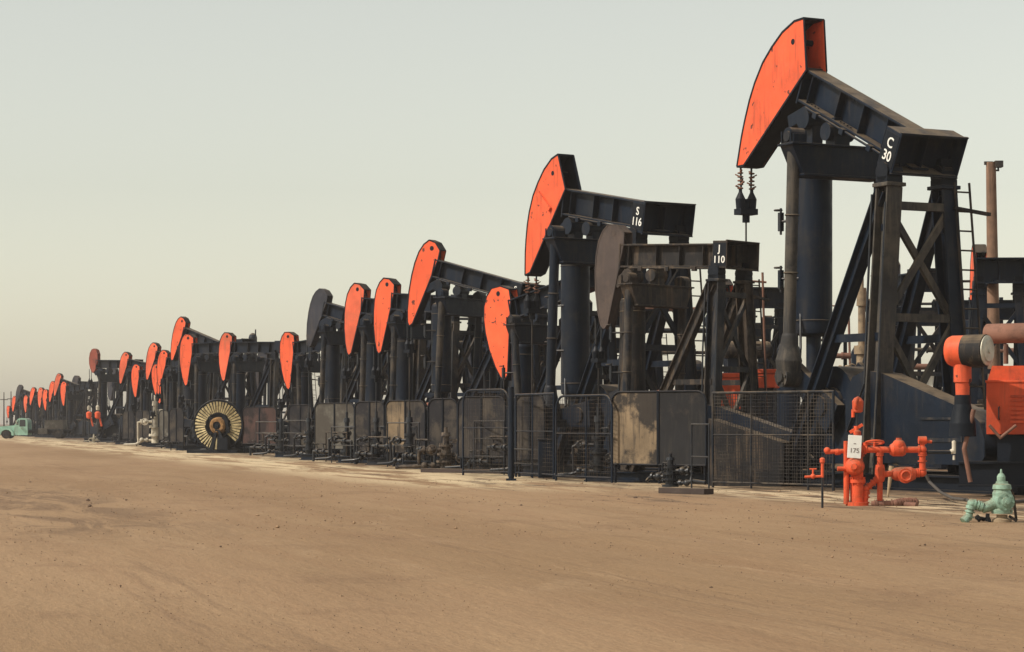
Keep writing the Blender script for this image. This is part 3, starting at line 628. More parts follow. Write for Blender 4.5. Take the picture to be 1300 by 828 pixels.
# ---------------------------------------------------------------- wellheads
def wellhead(label, loc, s=1.0, mt='pipe', rz=0.0, wheels=2, group='wellheads under the horse heads', h=1.7, n=10):
    r = thing('wellhead', label, 'wellhead', loc, rz, group)
    m = MB(); q = h/1.7*s
    m.lathe((0, 0, 0), (0, 0, 1), [(0, .24*s), (.12*q, .24*s), (.12*q, .15*s), (.34*q, .15*s), (.34*q, .26*s), (.42*q, .26*s), (.42*q, .16*s), (.62*q, .16*s), (.62*q, .24*s), (.70*q, .24*s), (.70*q, .13*s),
            (.95*q, .13*s), (.95*q, .19*s), (1.02*q, .19*s), (1.02*q, .09*s), (1.35*q, .09*s), (1.35*q, .13*s), (1.5*q, .11*s), (1.5*q, .05*s), (1.7*q, .05*s)], n)
    for z, rr in ((.38*q, .215), (.66*q, .20), (.985*q, .155)):
        for j in range(8):
            a_ = j*math.pi/4; m.tube((rr*s*math.cos(a_), rr*s*math.sin(a_), z-.08), (rr*s*math.cos(a_), rr*s*math.sin(a_), z+.08), .016*s, n=5)
    m.build('casing_stack', mt, r)
    m = MB()
    for z, sg in ((.52*q, 1), (.82*q, -1)):
        m.tube((0, 0, z), (sg*.62*s, 0, z), .055*s, n=8); m.ball((sg*.38*s, 0, z), .12*s, 8, 6); m.tube((sg*.55*s, 0, z), (sg*.6*s, 0, z), .11*s, n=8)
        m.path([(sg*.6*s, 0, z), (sg*.7*s, 0, z-.05), (sg*.7*s, .1, .12)], .045*s, 6)
    m.build('side_line', mt, r)
    m = MB(); m.path([(0, 0, 1.2*q), (.3*s, -.1, 1.22*q), (.34*s, -.12, .7*q), (.5*s, -.2, .3), (.9*s, -.2, .1)], .022*s, 6); m.build('bleed_line', mt, r)
    m = MB(); m.path([(0, 0, .2*q), (-.45*s, .05, .22*q), (-.8*s, .1, .15), (-1.3*s, .3, .12)], .05*s, 8); m.ball((-.55*s, .05, .22*q), .1*s, 8, 6); m.lathe((-.3*s, .03, .22*q), (-1, 0, 0), [(0, .09*s), (.08*s, .09*s)], 10); m.build('flow_line', mt, r)
    m = MB(); m.tube((.14*s, -.1, 1.1*q), (.22*s, -.16, 1.14*q), .015*s, n=5); m.lathe((.22*s, -.16, 1.16*q), (0, -1, 0), [(0, .06*s), (.03, .06*s)], 10); m.build('gauge', mt, r)
    for z, sg in ((.52*q, 1), (.82*q, -1))[:wheels]:
        m = MB(); m.ring((sg*.38*s, -.26*s, z), (0, 1, 0), .13*s, .018*s, 12, 5); m.tube((sg*.38*s, -.28*s, z), (sg*.38*s, -.05, z), .02*s, n=5)
        for j in range(2): a = j*math.pi/2+.4; m.tube((sg*.38*s-math.cos(a)*.12*s, -.26*s, z-math.sin(a)*.12*s), (sg*.38*s+math.cos(a)*.12*s, -.26*s, z+math.sin(a)*.12*s), .012*s, n=4)
        m.build('handwheel', mt, r)
    return r
for i, (key, lab) in enumerate((('s116', 'beneath the big head of unit S 116'), ('j110', 'beneath the brown J 110 head, behind the curved mesh guard'), ('low', 'beneath the chipped low orange head'), ('s583', 'beneath the head of unit S 583'),
                 ('p490', 'beneath the two-holed orange head'), ('p455', 'beneath the head next to the grey one'), ('p400', 'beneath the dark grey head'), ('p363', 'beneath the low wide orange head'),
                 ('p285', 'by the yellow-finned wheel'), ('p225', 'left of the yellow-finned wheel'), ('p190', 'near the pale crusted wellhead'), ('p170', 'second beyond the pale crusted one'), ('p157', 'third beyond the pale crusted one'), ('c30', 'behind the wire mesh screen under the C 30 head'))):
    u = U[key]
    wellhead('dark iron wellhead '+lab, at_unit(u, u[2]+.03, 0), .95 if i < 9 else .8, 'pipe', random.uniform(-.4, .3), h=1.95 if i < 9 else 1.6)
wellhead('pale salt-crusted wellhead standing before a grey guard panel', W(197, 20.8), 1.5, 'pale', 0, h=2.1)
wellhead('small pale wellhead between orange posts, far down the row', W(119, 17.3), .5, 'pale', .3, h=1.3)
wellhead('squat sandy-coloured wellhead with a wide flange on timber planks', W(566, 42.3), 1.15, 'sandy_dark', .1, h=1.15)
wellhead('short black valve stub standing before the oil-stained tan panels', W(851, 56), .8, 'pipe', 2.6, h=.95)
for j, (px, k) in enumerate(((113, 17.0), (124, 17.2))):
    r = thing('orange_post', ('first' if j == 0 else 'second')+' small orange valve post behind the small pale wellhead', 'valve post', W(px, k), 0, 'small orange posts far down the row')
    m = MB(); m.tube((0, 0, 0), (0, 0, 2.0), .05, n=8); m.build('post', 'pipe', r)
    m = MB(); m.lathe((0, 0, 1.75), (0, 0, 1), [(0, .1), (.1, .2), (.45, .22), (.55, .1)], 8); m.tube((.15, 0, 1.8), (.3, 0, 1.2), .07, n=6); m.build('valve_body', 'orange', r)
    m = MB(); m.lathe((0, 0, 2.4), (0, 0, 1), [(0, .12), (.25, .14), (.35, .07)], 8); m.build('cap', 'pale', r)

# ---------------------------------------------------------------- orange piping beside C 30
def local_frame(px, py):
    k = (py-HOR)/CAMZ
    return k, W(px, k)
k, base = local_frame(1088, 642)
pg = thing('orange_manifold', 'bright orange pipe manifold with valves beside the mesh screen, before unit C 30', 'pipe manifold', base)
def Q(px, py, y=0.0): return Vector(((px-1088)/k, y, (642-py)/k))
def elbow_path(m, pts, r, flange=True, n=12):
    pts = [Vector(p) for p in pts]
    for i in range(len(pts)-1):
        a, b = pts[i], pts[i+1]; m.tube(a, b, r, n=n); d = (b-a).normalized(); L_ = (b-a).length
        if flange:
            for t in (min(.06, L_*.2), min(.095, L_*.3), L_-min(.06, L_*.2), L_*.5): m.tube(a+d*(t-.012), a+d*(t+.012), r*1.45, n=8)
    for p in pts[1:-1]: m.ball(p, r*1.35, n, 8)
m = MB()
m.lathe(Q(1088, 642), (0, 0, 1), [(0, .20), (.06, .20), (.06, .12), (.4, .115), (.4, .15), (.46, .15), (.46, .11), (.9, .10), (.95, .14), (1.05, .14), (1.05, .075), (1.30, .07), (1.33, .03)], 18)
m.tube(Q(1074, 640, -.05), Q(1074, 560, -.05), .05); 
for z_, r_ in ((.43, .13), (.92, .12)):
    for j_ in range(8): a_ = j_*math.pi/4; m.tube(Q(1088, 642)+Vector((r_*math.cos(a_), r_*math.sin(a_), z_-.06)), Q(1088, 642)+Vector((r_*math.cos(a_), r_*math.sin(a_), z_+.07)), .014, n=5)
m.build('riser', 'orange_worn', pg)
m = MB(); m.ball(Q(1084, 592, -.12), .165, 16, 10, 1.05, 1, 1); m.lathe(Q(1084, 592, -.2), (-.25, -1, 0), [(0, .13), (.08, .15), (.16, .12), (.2, .06), (.27, .05)], 14)
m.tube(Q(1062, 595, -.1), Q(1080, 595, -.1), .04); m.build('gate_valve', 'orange_worn', pg)
m = MB(); m.tube(Q(1048, 574), Q(1100, 571), .04); m.ball(Q(1050, 572), .06, 8, 6); m.lathe(Q(1060, 574), (1, 0, .04), [(0, .055), (.05, .06), (.1, .045)], 10)
elbow_path(m, [Q(1092, 571), Q(1171, 571), Q(1171, 600), Q(1118, 602)], .056)
m.lathe(Q(1130, 571), (1, 0, 0), [(0, .09), (.05, .12), (.22, .12), (.27, .09)], 14); m.ball(Q(1141, 566), .12, 12, 8); m.tube(Q(1141, 566), Q(1141, 556), .05)
m.tube(Q(1098, 571), Q(1098, 562), .05); m.tube(Q(1171, 571), Q(1171, 558), .045); m.tube(Q(1171, 560), Q(1183, 561), .03); m.tube(Q(1166, 559), Q(1176, 559), .07)
m.build('cross_line', 'orange_worn', pg)
m = MB(); elbow_path(m, [Q(1117, 571), Q(1117, 642)], .05); m.lathe(Q(1117, 590), (0, 0, -1), [(0, .075), (.08, .09), (.25, .09), (.3, .07)], 12)
elbow_path(m, [Q(1117, 606), Q(1100, 620), Q(1098, 642)], .05)
m.build('drop_leg', 'orange_worn', pg)
m = MB(); m.lathe(Q(1136, 602), (1, 0, 0), [(-.05, .08), (0, .11), (.1, .13), (.28, .13), (.36, .09)], 14); m.lathe(Q(1148, 604, -.05), (0, -1, 0), [(0, .13), (.1, .13), (.1, .09), (.16, .09)], 14)
m.ring(Q(1148, 604, -.22), (0, 1, 0), .085, .02, 14, 6); m.build('check_valve', 'orange_worn', pg)
m = MB(); m.ring(Q(1110, 562, -.02), (0, .25, 1), .16, .018, 16, 6); m.tube(Q(1110, 571), Q(1110, 561), .02)
for t in (0, 1.6): m.tube(Q(1110, 562)+Vector((-.15*math.cos(t), -.15*math.sin(t), 0)), Q(1110, 562)+Vector((.15*math.cos(t), .15*math.sin(t), 0)), .012, n=5)
m.build('handwheel', 'orange_worn', pg)
m = MB(); m.bar(Q(1079, 549), Q(1095, 539), .05, .05); m.tube(Q(1087, 552), Q(1087, 541), .04); m.build('tee_handle', 'orange_worn', pg)
m = MB(); m.tube(Q(1088, 541), Q(1088, 524), .02); m.build('valve_stem', 'pipe', pg)
m = MB(); m.lathe(Q(1089, 524, 0), (0, 0, 1), [(0, .05), (.02, .09), (.20, .10), (.26, .06)], 14); m.lathe(Q(1083, 527, 0), (0, 0, 1), [(-.04, .03), (.1, .03)], 8)
m.ring(Q(1089, 513, -.02), (1, -.6, 0), .10, .035, 16, 8); m.build('top_gauge', 'orange_worn', pg)
m = MB(); elbow_path(m, [Q(1105, 640, -.1), Q(1135, 639, -.15), Q(1150, 637, -.05), Q(1165, 638, 0)], .055); m.tube(Q(1145, 640, -.1), Q(1160, 641, -.3), .05); m.tube(Q(1157, 637), Q(1160, 648, -.1), .03)
m.build('ground_line', 'rusty', pg)
# black outlet line with a white elbow, carried by the manifold
m = MB(); m.tube(Q(1176, 574), Q(1207, 574), .035, n=10); m.build('outlet_line', 'pipe', pg)
m = MB(); m.tube(Q(1207, 574), Q(1211, 572), .045, n=10); m.tube(Q(1211, 576), Q(1211, 560), .035, n=10); m.tube(Q(1211, 584), Q(1211, 578), .022, n=8); m.ball(Q(1211, 562), .038, 8, 6); m.build('outlet_elbow', 'pale', pg)
# sign, hanging on the riser
sg = thing('number_sign', 'small white sign reading 175, hung on the orange pipe manifold', 'sign', base+Q(1081.5, 567, -.32))
sg.rotation_euler = (R(-6), R(4), 0)
m = MB(); m.box(-.118, -.01, -.20, .118, .01, .20); m.build('board', 'white', sg, .004)
fl = Matrix(((1, 0, 0, 0), (0, 0, -1, 0), (0, 1, 0, 0), (0, 0, 0, 1)))
lettering('lettering', '175', .115, Matrix.Translation((0, -.013, -.07)) @ fl, sg, 'ink', .0)
m = MB(); m.box(-.02, -.014, .045, .02, -.010, .06); m.build('dash_mark', 'ink', sg)
m = MB(); m.tube((-.02, .01, .18), (0, .2, .24), .008, n=5); m.build('hanger', 'pipe', sg)
# standpipe
k2, b2 = local_frame(1044, 645)
sp = thing('standpipe', 'thin standpipe with an orange upper half and side tap before the mesh screen', 'standpipe', b2)
m = MB(); m.tube((0, 0, 0), (0, 0, .52), .02, n=8); m.build('lower_pipe', 'pipe', sp)
m = MB(); m.tube((0, 0, .52), (0, 0, .82), .026, n=8); m.lathe((0, 0, .76), (0, 0, 1), [(0, .03), (.02, .045), (.08, .045), (.1, .02)], 10); m.build('upper_pipe', 'orange', sp)
m = MB(); m.tube((0, 0, .54), (-.30, 0, .53), .022, n=8); m.ball((-.16, 0, .54), .045, 8, 6); m.tube((-.16, 0, .54), (-.16, 0, .66), .018, n=6); m.tube((-.22, 0, .665), (-.10, 0, .665), .014, n=6); m.build('side_tap', 'orange', sp)

# ---------------------------------------------------------------- mint green hydrant-like valve
k3, b3 = local_frame(1272, 663)
gv = thing('green_valve', 'mint green cast valve with a bent outlet arm on the dirt', 'valve', b3)
def G(px, py, y=0.0): return Vector(((px-1272)/k3, y, (663-py)/k3))
m = MB(); m.lathe(G(1272, 664), (0, 0, 1), [(0, .14), (.05, .14), (.08, .08), (.12, .08)], 18); m.build('foot', 'brass', gv)
m = MB(); m.lathe(G(1272, 652), (0, 0, 1), [(0, .15), (.05, .16), (.08, .11), (.15, .13), (.30, .14), (.34, .12), (.36, .14), (.42, .13), (.44, .09), (.47, .085)], 20)
m.ball(G(1273, 636, -.02), .165, 20, 12, 1, .75, 1); m.lathe(G(1274, 637, -.12), (.05, -1, 0), [(0, .13), (.04, .13), (.05, .07), (.09, .065), (.1, .03), (.15, .03)], 18)
for j in range(8): a = j*math.pi/4; m.tube(G(1274, 637, -.13)+Vector((.11*math.cos(a), 0, .11*math.sin(a))), G(1274, 637, -.18)+Vector((.11*math.cos(a), 0, .11*math.sin(a))), .014, n=6)
m.build('body', 'mint', gv)
m = MB(); m.lathe(G(1271, 619), (0, 0, 1), [(0, .055), (.03, .062), (.16, .062), (.20, .04), (.21, .02), (.27, .012)], 16); m.build('bonnet', 'mint', gv)
m = MB()
m.tube(G(1262, 640), G(1246, 646, -.05), .085, .06, n=14); m.lathe(G(1263, 640), (-1, 0, -.35), [(0, .10), (.03, .10), (.03, .08), (.2, .075)], 14)
elbow_path(m, [G(1248, 644, -.05), G(1233, 639, -.05), G(1228, 660, -.05)], .052, True, 14); m.tube(G(1229, 655, -.05), G(1222, 662, -.08), .055, .07, n=12)
m.build('outlet_arm', 'mint', gv)
m = MB(); m.tube(G(1240, 660), G(1244, 656), .05, n=10); m.tube(G(1240, 657, .1), G(1252, 660, .1), .03, n=8); m.bar(G(1254, 652), G(1253, 662), .05); m.bar(G(1254, 655), G(1257, 663), .04); m.build('bolt_nut', 'pipe', gv)
m = MB(); m.bar(G(1279, 612, .02), G(1287, 628, .04), .02, .03); m.bar(G(1287, 628, .04), G(1291, 661, .04), .03, .035); m.bar(G(1267, 619, -.08), G(1281, 617, -.05), .02, .03)
m.bar(G(1279, 655, -.1), G(1289, 661, -.1), .03, .04); m.build('strap_bracket', 'steel_brown', gv)

# hose from the engine to the valve
m = MB(); kk = 66
hp = [W(1172, kk, zof(596, kk)), W(1180, kk, zof(612, kk)), W(1194, kk+2, zof(625, kk+2)), W(1210, kk+4, zof(633, kk+4)), W(1228, 72, .09), W(1236, 74, .04), W(1262, 72, .035), W(1300, 70, .035), W(1330, 68, .035)]
m.path(hp, .03, 8); tag(m.build('hose', 'hose'), 'grey rubber hose drooping from the orange manifold to the green valve', 'hose')
# funnel leg and small board under the belt guard
m = MB(); m.tube(W(1127, 66, .02), W(1132, 66, .62), .02, .05, n=8); tag(m.build('prop_stick', 'brass'), 'pale tapered prop standing in the shade under the belt guard', 'prop')

# ---------------------------------------------------------------- wire mesh screens, railings
def mesh_screen(label, p0, p1, h, pitch=.077, rad=.0045, rounded=False, mid=None, mt='steel_dusty', wire='steel_brown', group='wire mesh screens'):
    d = (p1-p0); L_ = d.length
    r = thing('mesh_screen', label, 'mesh screen', p0, math.atan2(d.y, d.x), group)
    rr = .35 if rounded else .0; zb = .12
    m = MB()
    if rounded: pts = [(0, 0, 0), (0, 0, h-rr)]+[(rr-rr*math.cos(t), 0, h-rr+rr*math.sin(t)) for t in (.4, .8, 1.2)]+[(rr, 0, h), (L_-rr, 0, h)]+[(L_-rr+rr*math.sin(t), 0, h-rr+rr*math.cos(t)) for t in (.4, .8, 1.2)]+[(L_, 0, h-rr), (L_, 0, 0)]
    else: pts = [(0, 0, 0), (0, 0, h), (L_, 0, h), (L_, 0, 0)]
    m.path(pts, .03, 8); m.tube((0, 0, zb), (L_, 0, zb), .025, n=6)
    if mid:
        for x in mid: m.tube((x*L_, 0, 0), (x*L_, 0, h), .025, n=6)
    m.tube((0, 0, h*.56), (L_, 0, h*.56), .018, n=6)
    m.build('frame', mt, r)
    m = MB()
    def top(x):
        e = min(x, L_-x)
        return h if e >= rr else h-rr+math.sqrt(max(0, rr*rr-(rr-e)**2))
    x = pitch; rw = random.Random(int(L_*1000))
    while x < L_: m.bar((x+rw.uniform(-.008, .008), rw.uniform(-.03, .03), zb), (x+rw.uniform(-.008, .008), rw.uniform(-.01, .01), top(x)), rad*2); x += pitch
    z = zb+pitch
    while z < h:
        e = 0 if z < h-rr else rr-math.sqrt(max(0, rr*rr-(z-(h-rr))**2))
        m.bar((e, 0, z), (L_-e, 0, z), rad*2); z += pitch
    m.build('wire_mesh', wire, r)
    return r
mesh_screen('wide square wire mesh screen before unit C 30, left of the orange manifold', W(905, 56.5), W(1058, 59.5), 2.12, .077, .0055, mid=(.33, .8), wire='grime')
mesh_screen('round-topped wire mesh screen beside the tan guard panels of unit J 110', W(706, 50.5), W(777, 52.5), 2.12, .10, .0035, True, (.55,), 'steel')
mesh_screen('round-topped wire mesh screen before the chipped low orange head', W(588, 45.8), W(646, 47.0), 2.35, .10, .003, True, (), 'steel')
mesh_screen('round-topped wire mesh screen between the thick black post and round-topped neighbour', W(655, 47.4), W(703, 49.5), 2.2, .10, .003, False, (.45,), 'steel')
def railing(label, p0, p1, h, n=1, group='low pipe railings before the wellheads', mt='pipe'):
    d = p1-p0; L_ = d.length; r = thing('pipe_railing', label, 'railing', p0, math.atan2(d.y, d.x), group)
    m = MB(); m.path([(0, 0, 0), (0, 0, h), (L_, 0, h), (L_, 0, 0)], .022, 6); m.build('hoop', mt, r)
    for j in range(n):
        m = MB(); z = h*(j+1)/(n+1); m.tube((0, 0, z), (L_, 0, z), .018, n=6); m.build('rail', mt, r)
    return r
railing('thin pipe railing before the light grey guard panels', W(421, 35), W(450, 36), 1.3)
railing('thin pipe railing beneath the two-holed orange head', W(492, 38.5), W(532, 40), 1.45, 1)
railing('thin pipe railing beside the sandy-coloured wellhead', W(602, 44.0), W(640, 45.3), 1.5, 2)
railing('low pipe railing right of the thick black post', W(652, 47.5), W(690, 48.5), .75, 1)
railing('thin pipe railing before the tan panels of unit J 110', W(878, 57.5), W(900, 58.5), 1.42, 1)
railing('thin pipe railing right of the yellow-finned wheel', W(325, 28.4), W(352, 29.8), 1.5, 2)
railing('thin pipe railing under the low wide orange head', W(360, 30.3), W(392, 31.5), 1.55, 2)
r = thing('steel_post', 'thick black steel post standing alone before the mesh screens', 'post', W(649, 50.5))
m = MB(); m.tube((0, 0, 0), (0, 0, 2.35), .07, n=12); m.build('shaft', 'steel', r)
m = MB(); m.box(-.13, -.1, 0, .13, .1, .05); m.tube((0, -.04, 1.5), (0, -.14, 1.5), .04, n=6); m.build('foot', 'steel', r)
r = thing('steel_cabinet', 'small dark steel cabinet between the railings under unit S 116', 'cabinet', W(694, 48.7))
m = MB(); m.box(-.22, -.2, .02, .22, .2, 1.0); m.box(-.24, -.22, 1.0, .24, .22, 1.04); m.build('case', 'steel', r, .01)
m = MB(); m.box(-.19, -.215, .08, .19, -.2, .95); m.build('door', 'steel', r)
# planks lying in front
for lab, x0, x1, kk in (('long oily timber plank beneath the sandy-coloured wellhead', 538, 640, 43.3), ('short oily timber plank beside the black valve stub', 842, 900, 61.5)):
    a, b_ = W(x0, kk, .06), W(x1, kk+1.2, .06); m = MB(); m.bar(a, b_, .3, .12); tag(m.build('timber_plank', 'plank', None, .01), lab, 'timber plank', 'oily planks on the ground')

for j, (lab, x0, k0, x1, k1) in enumerate((('beneath the dark grey head', 398, 33.6, 446, 35.4), ('beside the two-holed head\'s wellhead', 452, 36.2, 500, 38.2), ('left of the sandy wellhead', 512, 39.6, 552, 41.2),
        ('behind the round-topped screen', 596, 43.6, 650, 45.6), ('left of the wheel with yellow fins', 205, 22.3, 238, 23.6), ('right of the wheel with yellow fins', 318, 28.4, 372, 30.4))):
    p0, p1 = W(x0, k0), W(x1, k1); d_ = p1-p0; L_ = d_.length
    r = thing('gathering_line', 'low dark pipe run with small valves '+lab, 'pipe run', p0, math.atan2(d_.y, d_.x), 'low pipe runs along the foot of the row')
    rnd = random.Random(j+40); z1, z2 = .34+.1*rnd.random(), .62+.2*rnd.random()
    m = MB(); m.path([(0, 0, 0), (0, 0, z1), (L_*.45, 0, z1), (L_*.45, 0, z2), (L_, 0, z2), (L_, 0, 0)], .05, 8); m.build('main_pipe', 'pipe', r)
    m = MB(); m.path([(L_*.2, .2, 0), (L_*.2, .2, z2+.3), (L_*.75, .2, z2+.3), (L_*.75, .2, 0)], .03, 6); m.build('branch_pipe', 'steel_brown', r)
    for u_ in (.12, .3, .6, .85):
        zc_ = z1 if u_ < .45 else z2; m = MB(); m.ball((L_*u_, 0, zc_), .11, 8, 6); m.lathe((L_*u_-.13, 0, zc_), (1, 0, 0), [(0, .1), (.04, .1)], 8); m.lathe((L_*u_+.09, 0, zc_), (1, 0, 0), [(0, .1), (.04, .1)], 8)
        m.tube((L_*u_, 0, zc_), (L_*u_, -.05, zc_+.28), .02, n=5); vb = m.build('valve', 'pipe', r)
        m = MB(); m.ring((L_*u_, -.05, zc_+.28), (0, .2, 1), .1, .016, 12, 5); m.build('handwheel', 'pipe', vb)

# ---------------------------------------------------------------- finned wheel
fw = thing('finned_wheel', 'big upright wheel with cream yellow radial fins and an orange-brown hub', 'finned wheel', W(277, 26.4), R(-12))
RO, CZ = 1.23, 1.32
m = MB(); m.ring((0, 0, CZ), (0, 1, 0), RO, .05, 56, 8); m.ring((0, 0, CZ), (0, 1, 0), RO*.49, .035, 40, 6)
m.annulus((0, .12, CZ), (0, 1, 0), .1, RO, 56); m.build('rim', 'void', fw)
N_ = 44
for j in range(N_):
    a = 2*math.pi*j/N_+.05
    if math.sin(a) < -.72 and math.cos(a) > .1: continue
    m = MB(); e = Vector((math.cos(a), 0, math.sin(a))); c0 = Vector((0, -.02, CZ))
    rj = random.Random(j); m.bar(c0+e*RO*rj.uniform(.50, .54), c0+e*RO*rj.uniform(.92, .96), .07, .03, (-rj.uniform(.15, .5)*math.sin(a), 1, rj.uniform(.15, .5)*math.cos(a)), rj.uniform(.09, .12), .03); m.build('fin', 'cream_fin', fw)
m = MB(); m.lathe((0, .1, CZ), (0, -1, 0), [(0, .42), (.2, .40), (.3, .34), (.34, .34), (.34, .2), (.2, .2)], 24); 
for j in range(8): a = j*math.pi/4; m.tube((.29*math.cos(a), -.22, CZ+.29*math.sin(a)), (.29*math.cos(a), -.30, CZ+.29*math.sin(a)), .035, n=6)
m.build('hub', 'hub', fw)
m = MB(); m.lathe((0, -.08, CZ), (0, -1, 0), [(0, .19), (.12, .19), (.12, .1), (.2, .1)], 16); m.build('axle', 'void', fw)
m = MB()
for a in (2.4, .9, -.4, 3.9): e = Vector((math.cos(a), 0, math.sin(a))); m.bar(Vector((0, -.04, CZ))+e*.3, Vector((0, -.04, CZ))+e*RO*.5, .13, .08, (0, 1, 0))
m.bar((.55, -.1, CZ-.35), (.42, -.1, CZ+.35), .16, .1, (0, 1, 0)); m.build('spoke', 'void', fw)
m = MB(); m.box(-1.45, -.4, 0, 1.1, .5, .14); m.bar((-.25, -.3, .14), (0, -.2, CZ-.2), .2, .16, (0, 1, 0), .1); m.bar((.5, -.3, .14), (.1, -.2, CZ-.2), .2, .16, (0, 1, 0), .1); m.box(.1, -.45, .14, .62, -.1, .75); m.build('stand', 'void', fw)

# ---------------------------------------------------------------- truck
kT = 13.8
tk = thing('flatbed_truck', 'old pale green truck with a grey tank box behind its cab, parked on dirt', 'truck', W(0, kT))
def T_(px, py): return ((px)/kT, (557-py)/kT)
m = MB()     # cab and bonnet
cab = [T_(34.5, 552.5), T_(34.5, 536), T_(33.8, 532.6), T_(31, 531), T_(24.5, 530.8), T_(22, 532), T_(18.2, 539.6), T_(17, 552.5)]
m.prism(cab, .15, 2.05); m.build('cab', 'truck_green', tk, .05)
m = MB(); m.prism([T_(17.5, 552), T_(17.8, 540.2), T_(8, 540.8), T_(-5, 542.2), T_(-8, 544), T_(-8.6, 552)], .35, 1.85); m.build('bonnet', 'truck_green', tk, .08)
m = MB()
for y0, y1 in ((.0, .4), (1.8, 2.2)): m.prism([T_(17.6, 553), T_(16.9, 549), T_(14, 545.5), T_(8, 543.6), T_(0, 544.6), T_(-4, 547), T_(-5, 551), T_(1, 551.5), T_(2.2, 547.5), T_(6.2, 545.6), T_(11, 546.2), T_(14, 549), T_(14.6, 553)], y0, y1)
m.build('fender', 'truck_green', tk, .03)
m = MB(); m.prism([T_(31.8, 541.5), T_(31.8, 534), T_(31, 533), T_(25.3, 533), T_(24.3, 534.5), T_(24.3, 541.5)], .135, .15); m.prism([T_(20.2, 539.4), T_(22.6, 533.4), T_(23.3, 533.4), T_(22.9, 539.4)], .135, .15); m.build('side_window', 'glass', tk)
m = MB(); (ax_, az_), (bx_, bz_) = T_(18.4, 538.8), T_(22, 532.5); m.add([(ax_-.01, .35, az_+.01), (ax_-.01, 1.85, az_+.01), (bx_-.015, 1.8, bz_), (bx_-.015, .4, bz_)], [(0, 1, 2, 3)]); m.build('windscreen', 'glass', tk)
m = MB(); m.tube((T_(26, 0)[0], .13, T_(0, 543.6)[1]), (T_(28, 0)[0], .13, T_(0, 543.6)[1]), .025, n=6); m.box(T_(17.7, 0)[0], .136, .2, T_(17.9, 0)[0], .15, 1.1); m.build('door_handle', 'silver', tk)
m = MB(); m.box(T_(-8, 0)[0]-.08, .2, .35, T_(-8, 0)[0]+.06, 2.0, .6); m.build('bumper', 'white', tk)
for y in (.35, 1.85):
    m = MB(); m.lathe((T_(-7, 0)[0], y, .78), (-1, 0, 0), [(0, .15), (.16, .14), (.2, .11)], 12); m.build('headlight', 'silver', tk)
m = MB(); m.tube((T_(22.5, 0)[0], .13, 1.35), (T_(21, 0)[0], -.12, 1.5), .02, n=5); m.box(T_(20.5, 0)[0], -.2, 1.38, T_(21.3, 0)[0], -.06, 1.68); m.build('wing_mirror', 'silver', tk)
for px in (7.2, 73.5):
    for y in (.05, 1.85):
        m = MB(); c_ = (px/kT, y, .44); m.lathe(c_, (0, 1, 0), [(0, .36), (.03, .43), (.22, .43), (.25, .36)], 24); wl = m.build('wheel', 'rubber', tk)
        m = MB(); m.lathe((c_[0], y-.012, .44), (0, 1, 0), [(0, .22), (.05, .25), (.1, .1)], 18); m.build('rim', 'steel_dusty', wl)
m = MB(); 
for y in (.6, 1.5): m.bar((.5, y, .62), (86/kT, y, .62), .1, .2)
m.box(36/kT, .2, .72, 88/kT, 2.1, .84); m.build('chassis', 'void', tk)
m = MB(); m.box(56/kT, .15, .86, 80/kT, 2.05, 1.72); m.box(56/kT-.03, .12, 1.66, 80/kT+.03, 2.08, 1.72); m.build('tank_box', 'grime_light', tk, .03)
m = MB(); m.prism([T_(66, 552), T_(67, 547), T_(70.5, 544.6), T_(76, 544.6), T_(80, 547), T_(81, 552), T_(79.8, 552), T_(78.8, 548), T_(75.5, 546), T_(71, 546), T_(68.2, 548), T_(67.2, 552)], 0, .3); m.build('mudguard', 'steel_dusty', tk)
m = MB(); m.box(48/kT, .1, .42, 60/kT, .7, .95); m.build('tool_box', 'grime_light', tk, .02)
m = MB(); m.ring((41/kT, .6, 1.2), (1, .2, 0), .45, .07, 18, 8); m.bar((40/kT, .5, .84), (40/kT, .5, 1.7), .06); m.bar((43/kT, 1.6, .84), (43/kT, 1.6, 1.8), .06); m.build('hose_reel', 'void', tk)

# ---------------------------------------------------------------- poles, lights, background plant
wp = thing('wooden_pole', 'tall bare wooden pole with a floodlight on top, behind unit C 30', 'pole', W(1264, 42))
zt = zof(206, 42); lean = (1258-1264)/42
m = MB(); m.tube((0, 0, 0), (lean, 0, zt), .22, .15, n=12); m.build('shaft', 'wood', wp)
m = MB(); m.box(lean-.2, -.05, zt-.08, lean+.05, .05, zt+.02); m.box(lean+.1, -.18, zt-.16, lean+.34, .15, zt+.03); m.tube((lean+.05, 0, zt-.25), (lean+.25, 0, zt-.25), .03, n=6); m.tube((lean+.22, 0, zt-.25), (lean+.22, 0, zt-.1), .03, n=6); m.build('floodlight', 'steel_dusty', wp)
for lab, px, py, k, arm in (('thin rusty pole with a crossarm between the struts of unit C 30', 1077, 381, 34, 1), ('thin bent rusty pole with a side peg before unit C 30\'s pitman', 968, 346, 50, .6)):
    r = thing('thin_pole', lab, 'pole', W(px, k)); z = zof(py, k)
    m = MB(); m.tube((.15, 0, 0), (0, 0, z), .045 if k < 40 else .03, n=8); m.build('shaft', 'rusty', r)
    m = MB(); m.tube((-arm*.9, 0, z-.2), (.1, 0, z-.25), .03, n=6); m.build('crossarm', 'rusty', r)
for lab, px, py in (('first slender far mast beyond the end of the row', 5, 498), ('second slender far mast beyond the end of the row', 14, 497)):
    m = MB(); kk = 9.5; p = W(px, kk); m.tube(p, (p.x, p.y, zof(py, kk)), .12, .06, n=6); m.bar((p.x-.5, p.y, zof(py, kk)-1), (p.x+.5, p.y, zof(py, kk)-1), .1)
    tag(m.build('mast', 'steel_brown'), lab, 'mast', 'slender masts beyond the row')
